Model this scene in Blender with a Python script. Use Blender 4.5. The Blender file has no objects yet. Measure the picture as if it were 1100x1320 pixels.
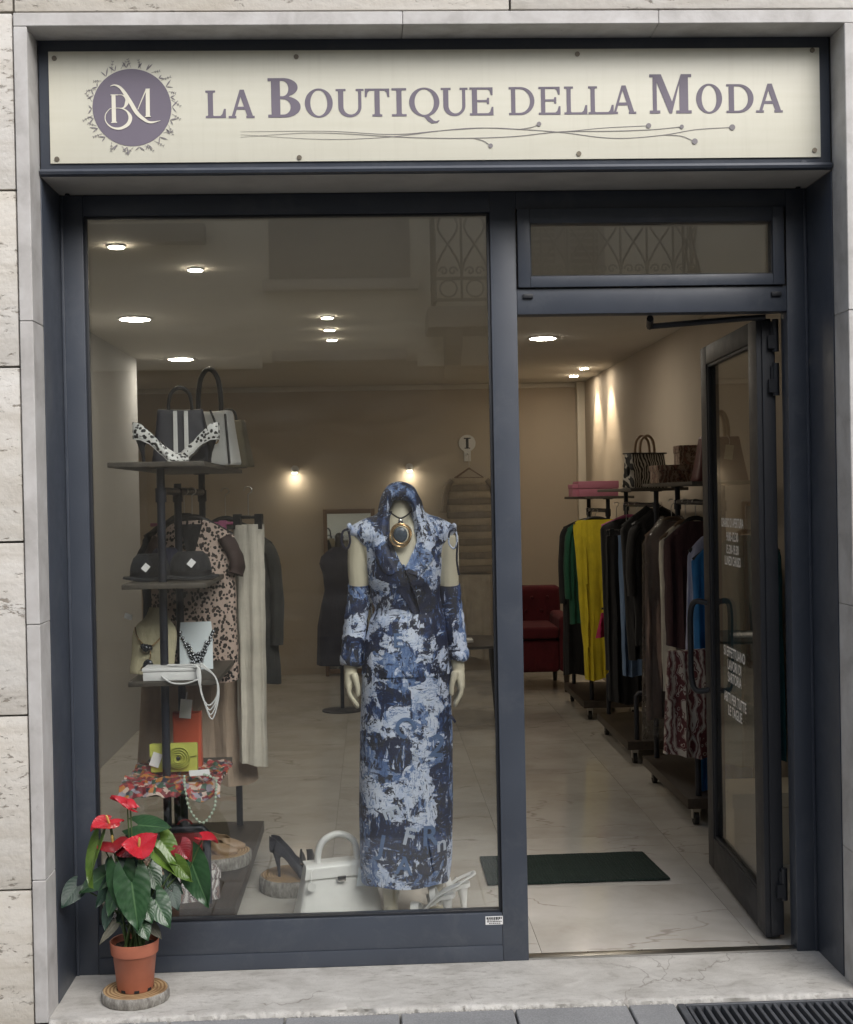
import bpy, bmesh, math, random
from mathutils import Vector, Matrix, noise
from mathutils.bvhtree import BVHTree
random.seed(11)
PI = math.pi
S = bpy.context.scene
COL = S.collection

# ------------------------------------------------------------------ camera
F_PX, YAW, PITCH, ROLL = 1699.63, 0.04107, -0.01104, -0.01911
CAM = Vector((0.0, -4.35938, 1.54937))
_F = Vector((math.sin(YAW)*math.cos(PITCH), math.cos(YAW)*math.cos(PITCH), math.sin(PITCH)))
_R0 = Vector((math.cos(YAW), -math.sin(YAW), 0))
_U0 = _R0.cross(_F)
_c, _s = math.cos(ROLL), math.sin(ROLL)
_R = _c*_R0 + _s*_U0
_U = _c*_U0 - _s*_R0
cd = bpy.data.cameras.new('camera')
cam = bpy.data.objects.new('camera', cd)
COL.objects.link(cam)
m3 = Matrix((_R, _U, -_F)).transposed()
cam.matrix_world = Matrix.Translation(CAM) @ m3.to_4x4()
cd.sensor_fit = 'HORIZONTAL'
cd.sensor_width = 36.0
cd.lens = 36.0*F_PX/1100.0
cd.clip_start = 0.02
cd.clip_end = 500
S.camera = cam

def ray(px, py): return _F + (px-550)/F_PX*_R - (py-660)/F_PX*_U
def at(px, py, y):
    d = ray(px, py); return CAM + d*((y-CAM.y)/d.y)
def onz(px, py, z):
    d = ray(px, py); return CAM + d*((z-CAM.z)/d.z)
def onx(px, py, x):
    d = ray(px, py); return CAM + d*((x-CAM.x)/d.x)

# ------------------------------------------------------------------ sky, sun, exposure
W = bpy.data.worlds.new('World'); S.world = W; W.use_nodes = True
wn, wl = W.node_tree.nodes, W.node_tree.links
sky = wn.new('ShaderNodeTexSky'); sky.sky_type = 'NISHITA'; sky.sun_disc = False
SUN_EL, SUN_AZ = math.radians(42), math.radians(62)      # azimuth: from +x towards -y
sdir = Vector((math.cos(SUN_EL)*math.cos(SUN_AZ), -math.cos(SUN_EL)*math.sin(SUN_AZ), math.sin(SUN_EL)))
sky.sun_elevation = SUN_EL
sky.sun_rotation = math.atan2(sdir.x, sdir.y)
sky.air_density = 1.0; sky.dust_density = 3.0
hs = wn.new('ShaderNodeHueSaturation'); hs.inputs['Saturation'].default_value = 0.5
bg = wn['Background']; bg.inputs['Strength'].default_value = 0.15
wl.new(sky.outputs[0], hs.inputs['Color']); wl.new(hs.outputs[0], bg.inputs['Color'])
sl = bpy.data.lights.new('sun', 'SUN'); sl.energy = 1.5; sl.angle = math.radians(38); sl.color = (1.0, 0.982, 0.965)
sun = bpy.data.objects.new('sun', sl); COL.objects.link(sun)
sun.rotation_euler = sdir.to_track_quat('Z', 'Y').to_euler()
sun.location = (4, -8, 9)
S.view_settings.view_transform = 'Standard'; S.view_settings.look = 'None'
S.view_settings.exposure = 0.52; S.view_settings.gamma = 1.0
S.view_settings.use_curve_mapping = False
S.cycles.use_denoising = True
S.cycles.max_bounces = 10; S.cycles.transparent_max_bounces = 16
S.cycles.diffuse_bounces = 4; S.cycles.glossy_bounces = 4
S.cycles.caustics_reflective = False; S.cycles.caustics_refractive = False
S.cycles.sample_clamp_indirect = 4.0
LAMP = 66.0           # radiance of the shop's round downlights

# ------------------------------------------------------------------ material helpers
class NT:
    def __init__(s, name):
        m = bpy.data.materials.new(name); m.use_nodes = True
        s.m = m; s.n = m.node_tree.nodes; s.l = m.node_tree.links
        s.b = s.n['Principled BSDF']; s.out = s.n['Material Output']
        tc = s.n.new('ShaderNodeTexCoord'); oi = s.n.new('ShaderNodeObjectInfo')
        mu = s.n.new('ShaderNodeVectorMath'); mu.operation = 'SCALE'
        cx = s.n.new('ShaderNodeCombineXYZ')
        for i in range(3): s.l.new(oi.outputs['Random'], cx.inputs[i])
        s.l.new(cx.outputs[0], mu.inputs[0]); mu.inputs['Scale'].default_value = 37.0
        ad = s.n.new('ShaderNodeVectorMath'); ad.operation = 'ADD'
        s.l.new(tc.outputs['Object'], ad.inputs[0]); s.l.new(mu.outputs[0], ad.inputs[1])
        s.vec = ad.outputs[0]; s.obj = tc.outputs['Object']; s.rand = oi.outputs['Random']; s.uv = tc.outputs['UV']
    def set(s, **k):
        for a, v in k.items():
            i = s.b.inputs[a.replace('_', ' ')] if a.replace('_', ' ') in s.b.inputs else s.b.inputs[a]
            if hasattr(v, 'links') and not isinstance(v, (tuple, list, float, int)): s.l.new(v, i)
            else: i.default_value = (*v, 1) if isinstance(v, tuple) and len(v) == 3 else v
        return s
    def scale(s, v, sc):
        n = s.n.new('ShaderNodeMapping'); n.inputs['Scale'].default_value = sc; s.l.new(v, n.inputs[0]); return n.outputs[0]
    def noise(s, v, scale, detail=4, rough=.55, dist=0, color=False):
        n = s.n.new('ShaderNodeTexNoise'); s.l.new(v, n.inputs['Vector'])
        n.inputs['Scale'].default_value = scale; n.inputs['Detail'].default_value = detail
        n.inputs['Roughness'].default_value = rough; n.inputs['Distortion'].default_value = dist
        return n.outputs['Color' if color else 'Fac']
    def voro(s, v, scale, feature='F1', out='Distance', rnd=1.0):
        n = s.n.new('ShaderNodeTexVoronoi'); n.feature = feature; s.l.new(v, n.inputs['Vector'])
        n.inputs['Scale'].default_value = scale; n.inputs['Randomness'].default_value = rnd
        return n.outputs[out]
    def wave(s, v, scale, dist=0, detail=2, kind='BANDS', dirn='X'):
        n = s.n.new('ShaderNodeTexWave'); n.wave_type = kind; s.l.new(v, n.inputs['Vector'])
        if kind == 'BANDS': n.bands_direction = dirn
        else: n.rings_direction = dirn
        n.inputs['Scale'].default_value = scale; n.inputs['Distortion'].default_value = dist
        n.inputs['Detail'].default_value = detail
        return n.outputs['Fac']
    def ramp(s, f, stops, const=False):
        n = s.n.new('ShaderNodeValToRGB'); s.l.new(f, n.inputs[0]); r = n.color_ramp
        if const: r.interpolation = 'CONSTANT'
        while len(r.elements) < len(stops): r.elements.new(.5)
        for e, (p, c) in zip(r.elements, stops):
            e.position = p; e.color = (c, c, c, 1) if isinstance(c, (int, float)) else (*c, 1)
        return n.outputs[0]
    def mix(s, f, a, b, blend='MIX'):
        n = s.n.new('ShaderNodeMix'); n.data_type = 'RGBA'; n.blend_type = blend
        for i, v in ((0, f), (6, a), (7, b)):
            if hasattr(v, 'links') and not isinstance(v, (tuple, float, int)): s.l.new(v, n.inputs[i])
            else: n.inputs[i].default_value = v if i == 0 else (*v, 1)
        return n.outputs[2]
    def math(s, op, a, b=0.0):
        n = s.n.new('ShaderNodeMath'); n.operation = op
        for i, v in ((0, a), (1, b)):
            if isinstance(v, (int, float)): n.inputs[i].default_value = v
            else: s.l.new(v, n.inputs[i])
        return n.outputs[0]
    def warp(s, v, scale, amt):
        c = s.noise(v, scale, 3, color=True)
        a = s.n.new('ShaderNodeVectorMath'); a.operation = 'SUBTRACT'; s.l.new(c, a.inputs[0]); a.inputs[1].default_value = (.5, .5, .5)
        b = s.n.new('ShaderNodeVectorMath'); b.operation = 'SCALE'; s.l.new(a.outputs[0], b.inputs[0]); b.inputs['Scale'].default_value = amt
        d = s.n.new('ShaderNodeVectorMath'); s.l.new(v, d.inputs[0]); s.l.new(b.outputs[0], d.inputs[1])
        return d.outputs[0]
    def bump(s, h, strength=.3, dist=.01):
        n = s.n.new('ShaderNodeBump'); n.inputs['Strength'].default_value = strength; n.inputs['Distance'].default_value = dist
        s.l.new(h, n.inputs['Height']); s.l.new(n.outputs[0], s.b.inputs['Normal']); return s
    def sep(s, v):
        n = s.n.new('ShaderNodeSeparateXYZ'); s.l.new(v, n.inputs[0]); return n.outputs

def P(name, col, rough=.6, metal=0., var=.12, vs=8., bump=.15, bs=60., bd=.003, **k):
    t = NT(name)
    f = t.noise(t.vec, vs, 5)
    lo = tuple(c*(1-var) for c in col); hi = tuple(min(1, c*(1+var)) for c in col)
    t.set(Base_Color=t.ramp(f, [(.25, lo), (.75, hi)]), Metallic=metal)
    r = t.noise(t.vec, vs*2.3, 4)
    t.set(Roughness=t.ramp(r, [(.2, max(.02, rough*.85)), (.8, min(1, rough*1.15))]))
    if bump: t.bump(t.noise(t.vec, bs, 3), bump, bd)
    for a, v in k.items(): t.set(**{a: v})
    return t.m

def fabric(name, col, var=.15, rough=.9, scale=900., sheen=.04):
    t = NT(name)
    f = t.noise(t.vec, 9, 4)
    t.set(Base_Color=t.ramp(f, [(.3, tuple(c*(1-var) for c in col)), (.7, tuple(c*(1+var) for c in col))]), Roughness=rough)
    t.b.inputs['Sheen Weight'].default_value = sheen
    fd = t.noise(t.warp(t.scale(t.vec, (26, 26, 3.2)), .8, .8), 1.0, 4)
    t.bump(t.math('ADD', fd, t.math('ADD', t.math('MULTIPLY', t.noise(t.warp(t.vec, 6, .1), 14, 4), .5), t.math('MULTIPLY', t.noise(t.vec, scale, 1), .04))), .6, .018)
    return t.m

M = {}
# travertine
t = NT('travertine')
v = t.scale(t.vec, (1.2, 1.2, 9))
f = t.noise(v, 2.2, 7, .6); f2 = t.noise(t.vec, 1.1, 3)
base = t.ramp(f, [(.28, (.40, .365, .31)), (.45, (.53, .50, .45)), (.62, (.60, .58, .54)), (.8, (.49, .455, .40))])
base = t.mix(.35, base, t.ramp(f2, [(.35, (.56, .50, .40)), (.65, (.60, .59, .58))]))
pv = t.warp(t.scale(t.vec, (26, 26, 62)), 1.5, .9)
pits = t.noise(pv, 1.0, 5, .65)
zone = t.noise(t.scale(t.vec, (1, 1, 4)), 3.1, 3)
pz = t.math('ADD', pits, t.math('MULTIPLY', t.math('SUBTRACT', zone, .5), .42))
pm = t.ramp(pz, [(.615, 0.), (.685, .9)])
t.set(Base_Color=t.mix(pm, base, (.23, .20, .165)), Roughness=.75)
h = t.mix(pm, t.noise(t.vec, 45, 5), (0., 0., 0.))
t.bump(h, .55, .006); M['trav'] = t.m
# surround marble
t = NT('honed_limestone')
f = t.noise(t.warp(t.vec, 3, .3), 7, 7, .62)
c = t.ramp(f, [(.3, (.36, .345, .33)), (.5, (.48, .465, .45)), (.7, (.57, .56, .55))])
cr = t.ramp(t.noise(t.scale(t.vec, (1, 1, .5)), 26, 6, .7), [(.66, 0.), (.75, 1.)])
t.set(Base_Color=t.mix(cr, c, (.30, .285, .27)), Roughness=.55)
t.bump(t.noise(t.vec, 60, 5), .25, .003); M['lime'] = t.m
# sill
t = NT('worn_sill_stone')
f = t.noise(t.warp(t.scale(t.vec, (1, 1.6, 1)), 4, .35), 5.5, 8, .66)
c = t.ramp(f, [(.27, (.31, .295, .265)), (.46, (.46, .445, .415)), (.72, (.60, .585, .55))])
st = t.ramp(t.noise(t.scale(t.vec, (2.2, 6, 1)), 8, 8, .75), [(.53, 0.), (.66, .75)])
st = t.math('MULTIPLY', st, t.ramp(t.noise(t.vec, 2.1, 3), [(.40, 0.), (.55, 1.)]))
c = t.mix(st, c, (.215, .20, .175))
c = t.mix(t.ramp(t.noise(t.vec, 210, 3, .7), [(.60, 0.), (.70, .6)]), c, (.16, .15, .13))
ed = t.voro(t.warp(t.warp(t.scale(t.vec, (1.5, .8, 1)), 5, .25), 22, .05), 1.6, 'DISTANCE_TO_EDGE')
cm = t.ramp(ed, [(0.002, 1.), (.008, 0.)])
gate = t.ramp(t.noise(t.vec, 2.4, 3), [(.50, 0.), (.58, 1.)])
cm = t.math('MULTIPLY', cm, t.math('MULTIPLY', gate, .55))
t.set(Base_Color=t.mix(cm, c, (.14, .12, .10)), Roughness=.6)
t.bump(t.noise(t.vec, 55, 6, .65), .3, .003); M['sill'] = t.m
# paving
t = NT('grey_paving')
f = t.noise(t.vec, 5, 7, .6); g = t.noise(t.vec, 190, 2)
c = t.ramp(f, [(.3, (.20, .205, .21)), (.7, (.29, .295, .30))])
t.set(Base_Color=t.mix(.25, c, t.ramp(g, [(.35, (.13, .13, .135)), (.65, (.40, .40, .41))])), Roughness=.8)
t.bump(g, .3, .002); M['pave'] = t.m
M['mortar'] = P('mortar', (.33, .31, .28), .95, bump=.4)
# metal
t = NT('slate_blue_metal')
f = t.noise(t.vec, 3, 4)
sc = t.ramp(t.noise(t.scale(t.vec, (1, 1, 18)), 14, 6, .75), [(.66, 0.), (.72, .30)])
sc = t.math('MAXIMUM', sc, t.ramp(t.noise(t.warp(t.vec, 3, .3), 5, 7, .75), [(.52, 0.), (.70, .20)]))
t.set(Base_Color=t.mix(sc, t.ramp(f, [(.3, (.044, .052, .069)), (.7, (.054, .064, .084))]), (.15, .16, .17)), Roughness=t.ramp(t.noise(t.vec, 9, 5), [(.3, .33), (.7, .48)]))
t.bump(t.noise(t.vec, 500, 1), .04, .001); M['metal'] = t.m
M['dark_metal'] = P('dark_frame_metal', (.014, .016, .021), .48, var=.1, bump=.05, bs=400)
M['grate'] = P('cast_iron', (.075, .080, .090), .5, 0., var=.3, bump=.3, bs=120)
M['pit'] = P('drain_pit', (.012, .012, .012), .9)
M['black_pipe'] = P('black_pipe', (.022, .024, .034), .42, .3, var=.2, bump=.15, bs=150)
M['steel'] = P('brushed_steel', (.55, .54, .52), .3, 1., var=.1, bump=.05)
M['screw'] = P('screw_brass', (.16, .14, .11), .45, .8)
M['soffit'] = P('soffit_panel', (.46, .44, .40), .6)
# sign
t = NT('cream_sign_face')
f = t.noise(t.scale(t.vec, (.6, 1, 12)), 4, 3)
dr1 = t.ramp(t.noise(t.scale(t.vec, (38, 1, 1.6)), 1.0, 5, .7), [(.50, 0.), (.75, .16)])
dr2 = t.ramp(t.noise(t.vec, 7, 6, .7), [(.5, 0.), (.8, .12)])
t.set(Base_Color=t.mix(t.math('MAXIMUM', dr1, dr2), t.ramp(f, [(.3, (.65, .635, .53)), (.7, (.68, .665, .565))]), (.42, .39, .31)), Roughness=.42)
t.bump(t.wave(t.vec, 1.2, .5, 1, 'BANDS', 'Z'), .02, .002); M['sign'] = t.m
M['plum'] = P('plum_print', (.155, .135, .175), .55, var=.06, bump=0)
M['plum_line'] = P('grey_plum_ink', (.22, .205, .215), .6, var=.06, bump=0)
M['cream_print'] = P('cream_print', (.74, .71, .60), .5, var=.03, bump=0)
M['white_print'] = P('white_vinyl', (.90, .90, .90), .5, var=.03, bump=0)
M['black_print'] = P('black_ink', (.015, .015, .016), .6, var=.03, bump=0)
# glass
def glass(name, ior, tint):
    m = bpy.data.materials.new(name); m.use_nodes = True
    n, l = m.node_tree.nodes, m.node_tree.links
    n.remove(n['Principled BSDF'])
    f0 = ((ior-1)/(ior+1))**2
    ge = n.new('ShaderNodeNewGeometry'); dt = n.new('ShaderNodeVectorMath'); dt.operation = 'DOT_PRODUCT'
    l.new(ge.outputs['Normal'], dt.inputs[0]); l.new(ge.outputs['Incoming'], dt.inputs[1])
    def mth(op, a, b):
        q = n.new('ShaderNodeMath'); q.operation = op
        for i, v in ((0, a), (1, b)):
            if isinstance(v, (int, float)): q.inputs[i].default_value = v
            else: l.new(v, q.inputs[i])
        return q
    ab = mth('ABSOLUTE', dt.outputs['Value'], 0); om = mth('SUBTRACT', 1.0, ab.outputs[0]); pw = mth('POWER', om.outputs[0], 5.0)
    ml = mth('MULTIPLY', pw.outputs[0], 1-f0); fr = mth('ADD', ml.outputs[0], f0)
    tr = n.new('ShaderNodeBsdfTransparent'); tr.inputs[0].default_value = (*tint, 1)
    gl = n.new('ShaderNodeBsdfGlossy'); gl.inputs['Roughness'].default_value = 0.0
    gl.inputs[0].default_value = (1, 1, 1, 1)
    mx = n.new('ShaderNodeMixShader')
    l.new(fr.outputs[0], mx.inputs[0]); l.new(tr.outputs[0], mx.inputs[1]); l.new(gl.outputs[0], mx.inputs[2])
    tc = n.new('ShaderNodeTexCoord'); no = n.new('ShaderNodeTexNoise'); mp_ = n.new('ShaderNodeMapping')
    mp_.inputs['Rotation'].default_value = (0, .5, 0); mp_.inputs['Scale'].default_value = (1.5, 1, 5)
    l.new(tc.outputs['Object'], mp_.inputs[0]); l.new(mp_.outputs[0], no.inputs['Vector'])
    no.inputs['Scale'].default_value = 2.2; no.inputs['Detail'].default_value = 6; no.inputs['Roughness'].default_value = .65
    rp = n.new('ShaderNodeMapRange'); rp.inputs[1].default_value = .42; rp.inputs[2].default_value = .75; rp.inputs[3].default_value = .0015; rp.inputs[4].default_value = .012
    l.new(no.outputs['Fac'], rp.inputs[0])
    df = n.new('ShaderNodeBsdfDiffuse'); df.inputs[0].default_value = (.62, .62, .58, 1)
    m2 = n.new('ShaderNodeMixShader'); l.new(rp.outputs[0], m2.inputs[0]); l.new(mx.outputs[0], m2.inputs[1]); l.new(df.outputs[0], m2.inputs[2])
    l.new(m2.outputs[0], n['Material Output'].inputs[0])
    return m
M['glass'] = glass('shop_glass', 1.76, (.955, .965, .955))
M['door_glass'] = glass('door_glass', 1.45, (.95, .96, .95))
t = NT('clear_plastic'); m = t.m
n, l = t.n, t.l
fr = n.new('ShaderNodeFresnel'); fr.inputs[0].default_value = 1.5
tr = n.new('ShaderNodeBsdfTransparent'); tr.inputs[0].default_value = (.88, .88, .88, 1)
gl = n.new('ShaderNodeBsdfGlossy'); gl.inputs['Roughness'].default_value = .12
bp = n.new('ShaderNodeBump'); bp.inputs['Strength'].default_value = .9; bp.inputs['Distance'].default_value = .02
l.new(t.noise(t.warp(t.vec, 9, .2), 26, 4), bp.inputs['Height'])
l.new(bp.outputs[0], fr.inputs['Normal']); l.new(bp.outputs[0], gl.inputs['Normal'])
mx = n.new('ShaderNodeMixShader'); l.new(fr.outputs[0], mx.inputs[0]); l.new(tr.outputs[0], mx.inputs[1]); l.new(gl.outputs[0], mx.inputs[2])
l.new(mx.outputs[0], t.out.inputs[0]); M['plastic'] = m
t = NT('mirror_glass'); t.set(Base_Color=(.85, .86, .85), Metallic=1.0, Roughness=.01); M['mirror'] = t.m
def emit(name, col, st):
    t = NT(name); t.set(Base_Color=(.8, .8, .8)); t.b.inputs['Emission Color'].default_value = (*col, 1); t.b.inputs['Emission Strength'].default_value = st; return t.m
M['lamp'] = emit('lamp_lens', (1.0, .90, .76), LAMP)
M['spot_lamp'] = emit('spot_lens', (1.0, .87, .68), LAMP*2.2)
# interior
M['wall'] = P('beige_wall_paint', (.47, .405, .325), .85, var=.05, vs=1.5, bump=.12, bs=90)
M['white_wall'] = P('white_wall_paint', (.42, .42, .42), .8, var=.05, vs=1.5, bump=.12, bs=90)
M['ceil'] = P('ceiling_paint', (.60, .57, .51), .85, var=.04, vs=1.5, bump=.05)
M['strip'] = P('pale_corner_strip', (.72, .66, .55), .6, var=.03)
t = NT('polished_marble_tile')
f = t.noise(t.warp(t.vec, 2, .4), 2.6, 7, .6)
c = t.ramp(f, [(.3, (.47, .44, .39)), (.55, (.58, .555, .51)), (.75, (.64, .615, .575))])
ed = t.voro(t.warp(t.warp(t.scale(t.vec, (.7, 1.5, 1)), 2.5, .45), 11, .1), 1.5, 'DISTANCE_TO_EDGE')
vm = t.math('MULTIPLY', t.ramp(ed, [(.002, .5), (.013, 0.)]), t.ramp(t.noise(t.vec, 3, 3), [(.45, 0.), (.6, 1.)]))
t.set(Base_Color=t.mix(vm, c, (.17, .125, .085)), Roughness=t.ramp(t.noise(t.vec, 14, 4), [(.3, .06), (.8, .16)]))
M['tile'] = t.m
M['grout'] = P('tile_grout', (.30, .27, .23), .9)
t = NT('dark_walnut')
g = t.noise(t.scale(t.vec, (14, 1.2, 14)), 4, 5, .6, .6)
t.set(Base_Color=t.ramp(g, [(.3, (.022, .016, .012)), (.7, (.050, .036, .026))]), Roughness=.45); t.bump(g, .2, .002); M['wood'] = t.m
t = NT('grey_brown_board')
g = t.noise(t.scale(t.vec, (12, 1.3, 12)), 4, 5, .6, .5)
t.set(Base_Color=t.ramp(g, [(.3, (.045, .038, .030)), (.7, (.085, .072, .057))]), Roughness=.6); t.bump(g, .2, .002); M['board'] = t.m
t = NT('cut_log_face')
rg = t.wave(t.obj, 28, 2.2, 3, 'RINGS', 'Z')
c = t.ramp(rg, [(.1, (.20, .115, .05)), (.6, (.36, .235, .12)), (.95, (.43, .30, .16))])
c = t.mix(t.ramp(t.noise(t.vec, 14, 4), [(.5, 0.), (.7, .8)]), c, (.16, .09, .04))
t.set(Base_Color=c, Roughness=.65); t.bump(rg, .2, .002); M['logface'] = t.m
t = NT('log_bark')
g = t.noise(t.scale(t.vec, (1, 1, .4)), 55, 6, .7)
t.set(Base_Color=t.ramp(g, [(.3, (.10, .09, .08)), (.5, (.24, .225, .20)), (.7, (.42, .41, .38))]), Roughness=.9); t.bump(g, .8, .006); M['bark'] = t.m
M['terra'] = P('terracotta_plastic', (.37, .122, .070), .5, var=.14, vs=14, bump=.1)
M['soil'] = P('potting_soil', (.030, .021, .014), .95, var=.6, vs=60, bump=.9, bs=120, bd=.01)
# leaves
def leafmat(name, dark, light, vein, rough=.3):
    t = NT(name)
    xs = t.sep(t.uv)
    u = t.math('ABSOLUTE', t.math('SUBTRACT', xs[0], .5))
    mid = t.ramp(u, [(.012, 1.), (.035, 0.)])
    sv = t.math('SINE', t.math('MULTIPLY', t.math('SUBTRACT', xs[1], t.math('MULTIPLY', u, .9)), 44.0))
    sm = t.ramp(sv, [(.90, 0.), (1., .16)])
    c = t.ramp(t.noise(t.vec, 28, 4), [(.3, dark), (.7, light)])
    c = t.mix(t.math('MAXIMUM', mid, sm), c, vein)
    t.set(Base_Color=c, Roughness=rough)
    t.b.inputs['Subsurface Weight'].default_value = .0
    t.bump(t.math('MULTIPLY', sv, -1.0), .10, .002)
    return t.m
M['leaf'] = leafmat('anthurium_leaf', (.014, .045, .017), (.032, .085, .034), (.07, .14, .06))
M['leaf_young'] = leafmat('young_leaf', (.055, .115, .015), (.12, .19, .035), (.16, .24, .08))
M['leaf_dark'] = leafmat('dark_leaf', (.008, .028, .018), (.016, .044, .028), (.03, .065, .04), .5)  # deep blue-green leaf colour
M['leaf_dry'] = leafmat('withered_leaf', (.05, .05, .035), (.12, .115, .085), (.15, .14, .11), .7)
M['spathe'] = leafmat('red_spathe', (.33, .010, .020), (.46, .022, .034), (.40, .02, .035), .2)
M['spathe_dark'] = leafmat('old_red_spathe', (.13, .008, .012), (.24, .014, .018), (.16, .01, .015), .28)
M['spadix'] = P('spadix', (.62, .42, .12), .6, var=.2, vs=90, bump=.5, bs=400)
M['stem'] = P('plant_stem', (.06, .10, .03), .5, var=.3, vs=30)
# people / shop goods
M['mannequin'] = P('mannequin_shell', (.60, .55, .42), .42, var=.04, vs=4, bump=.03)
t = NT('painted_print_jersey')
w1 = t.warp(t.obj, 6, .10); w2 = t.warp(w1, 55, .016)
def mask(v, sc, lo, hi, det=8, rg=.72, off=(0, 0, 0), dist=0.):
    q = t.n.new('ShaderNodeMapping'); q.inputs['Location'].default_value = off; q.inputs['Scale'].default_value = sc
    t.l.new(v, q.inputs[0])
    return t.ramp(t.noise(q.outputs[0], 1.0, det, rg, dist), [(lo, 0.), (hi, 1.)])
cells = t.sep(t.voro(t.scale(t.warp(w2, 14, .03), (1, .5, .85)), 9.5, 'F1', 'Color'))
blk = t.ramp(cells[0], [(.0, 0.), (.50, 0.), (.505, 1.)])
blk2 = t.ramp(cells[1], [(.0, 0.), (.60, 0.), (.605, 1.)])
base = t.mix(mask(w2, (11, 7, 8), .49, .505, off=(3, 1, 7)), (.013, .020, .058), (.024, .026, .040))
base = t.mix(mask(w2, (15, 9, 11), .53, .60, off=(8, 2, 1)), base, (.030, .062, .18))
wash = t.ramp(t.noise(t.scale(w2, (70, 40, 14)), 1.0, 6, .7), [(.36, (.05, .10, .26)), (.52, (.16, .25, .47)), (.66, (.42, .50, .68))])
base = t.mix(t.math('MULTIPLY', blk2, mask(w2, (30, 20, 17), .47, .50, off=(1, 9, 3))), base, wash)
white = t.ramp(t.noise(t.scale(w2, (40, 30, 22)), 1.0, 6, .7), [(.30, (.34, .45, .70)), (.46, (.62, .69, .86)), (.7, (.74, .79, .90))])
m1 = t.math('ADD', t.noise(t.scale(w2, (15, 9, 13.5)), 1.0, 9, .70), t.math('MULTIPLY', blk, .13))
base = t.mix(t.ramp(m1, [(.612, 0.), (.622, 1.)]), base, white)
va = t.noise(t.scale(t.warp(t.obj, 12, .035), (85, 50, 11)), 1.0, 6, .66)
vb = t.noise(t.scale(t.warp(t.obj, 12, .035), (14, 30, 80)), 1.0, 6, .66)
pick = t.ramp(t.noise(t.scale(w2, (17, 9, 15)), 1.0, 3), [(.49, 0.), (.51, 1.)])
vs_ = t.math('ADD', t.math('MULTIPLY', va, pick), t.math('MULTIPLY', vb, t.math('SUBTRACT', 1.0, pick)))
gt = t.math('MULTIPLY', t.math('SUBTRACT', t.noise(t.scale(w2, (11, 8, 9)), 1.0, 3), .5), .34)
vs_ = t.math('ADD', vs_, gt)
base = t.mix(t.ramp(vs_, [(.565, 0.), (.578, 1.), (.60, 1.), (.612, 0.)]), base, (.075, .15, .36))
base = t.mix(t.ramp(vs_, [(.622, 0.), (.635, 1.)]), base, white)
base = t.mix(t.ramp(vs_, [(.385, .95), (.41, 0.)]), base, (.012, .018, .055))
sm_ = t.noise(t.scale(t.warp(t.obj, 18, .03), (130, 60, 24)), 1.0, 5, .75)
base = t.mix(t.ramp(sm_, [(.655, 0.), (.67, .9)]), base, (.55, .61, .75))
sm2 = t.noise(t.scale(t.warp(t.obj, 15, .03), (60, 60, 150)), 1.0, 5, .75)
base = t.mix(t.ramp(sm2, [(.655, 0.), (.67, .9)]), base, (.012, .016, .045))
t.set(Base_Color=base, Roughness=.62)
t.bump(t.math('ADD', t.noise(t.warp(t.scale(t.obj, (1, 1, 1.6)), 5, .2), 16, 3), t.math('MULTIPLY', t.noise(t.obj, 60, 3), .15)), .32, .014); M['dress'] = t.m
t = NT('leopard_print')
w = t.warp(t.scale(t.obj, (1, .4, .8)), 20, .02)
d = t.voro(w, 80, 'F1', 'Distance', .9)
n = t.noise(w, 95, 2)
k = t.math('ADD', d, t.math('MULTIPLY', t.math('SUBTRACT', n, .5), .5))
t.set(Base_Color=t.ramp(k, [(0., (.10, .05, .035)), (.16, (.012, .010, .010)), (.46, (.52, .40, .34))], True), Roughness=.75)
t.bump(t.noise(t.obj, 25, 3), .3, .006); M['leopard'] = t.m
t = NT('dalmatian_patent')
d = t.voro(t.warp(t.obj, 30, .02), 70, 'F1')
t.set(Base_Color=t.ramp(d, [(0., (.012, .012, .014)), (.42, (.72, .72, .70))], True), Roughness=.3); M['spots'] = t.m
t = NT('zebra_print')
wv = t.wave(t.warp(t.obj, 5, .16), 17, 2.5, 2, 'BANDS', 'X')
t.set(Base_Color=t.ramp(wv, [(0., (.012, .011, .011)), (.56, (.55, .52, .47))], True), Roughness=.3); M['zebra'] = t.m
def blotch(name, a, b, c3, sc, rough=.55):
    t = NT(name)
    w = t.warp(t.obj, sc*.5, .9/sc)
    wv = t.wave(w, sc*.55, 9, 2, 'RINGS', 'Z')
    k = t.math('ADD', t.math('MULTIPLY', wv, .5), t.math('MULTIPLY', t.noise(w, sc*1.6, 3), .5))
    t.set(Base_Color=t.ramp(k, [(0., a), (.40, b), (.52, a), (.60, b), (.72, c3)], True), Roughness=rough)
    t.bump(t.noise(t.obj, 25, 3), .2, .004)
    return t.m
M['floral'] = blotch('floral_paper', (.66, .64, .62), (.13, .10, .11), (.30, .22, .20), 34, .4)
M['floral_brown'] = blotch('brown_floral_paper', (.40, .30, .23), (.10, .055, .04), (.26, .13, .10), 36)
M['skirt_print'] = blotch('maroon_white_print', (.42, .39, .36), (.10, .025, .03), (.08, .02, .025), 20, .8)
t = NT('scarf_print')
cc = t.voro(t.warp(t.obj, 40, .03), 60, 'F1', 'Color')
t.set(Base_Color=t.ramp(t.sep(cc)[0], [(0., (.16, .02, .03)), (.2, (.38, .05, .05)), (.36, (.52, .40, .34)), (.5, (.05, .10, .07)), (.64, (.42, .17, .04)), (.78, (.28, .25, .30)), (.9, (.03, .03, .05))], True), Roughness=.45)
t.bump(t.noise(t.obj, 40, 4), .6, .01); M['scarf'] = t.m
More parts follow.
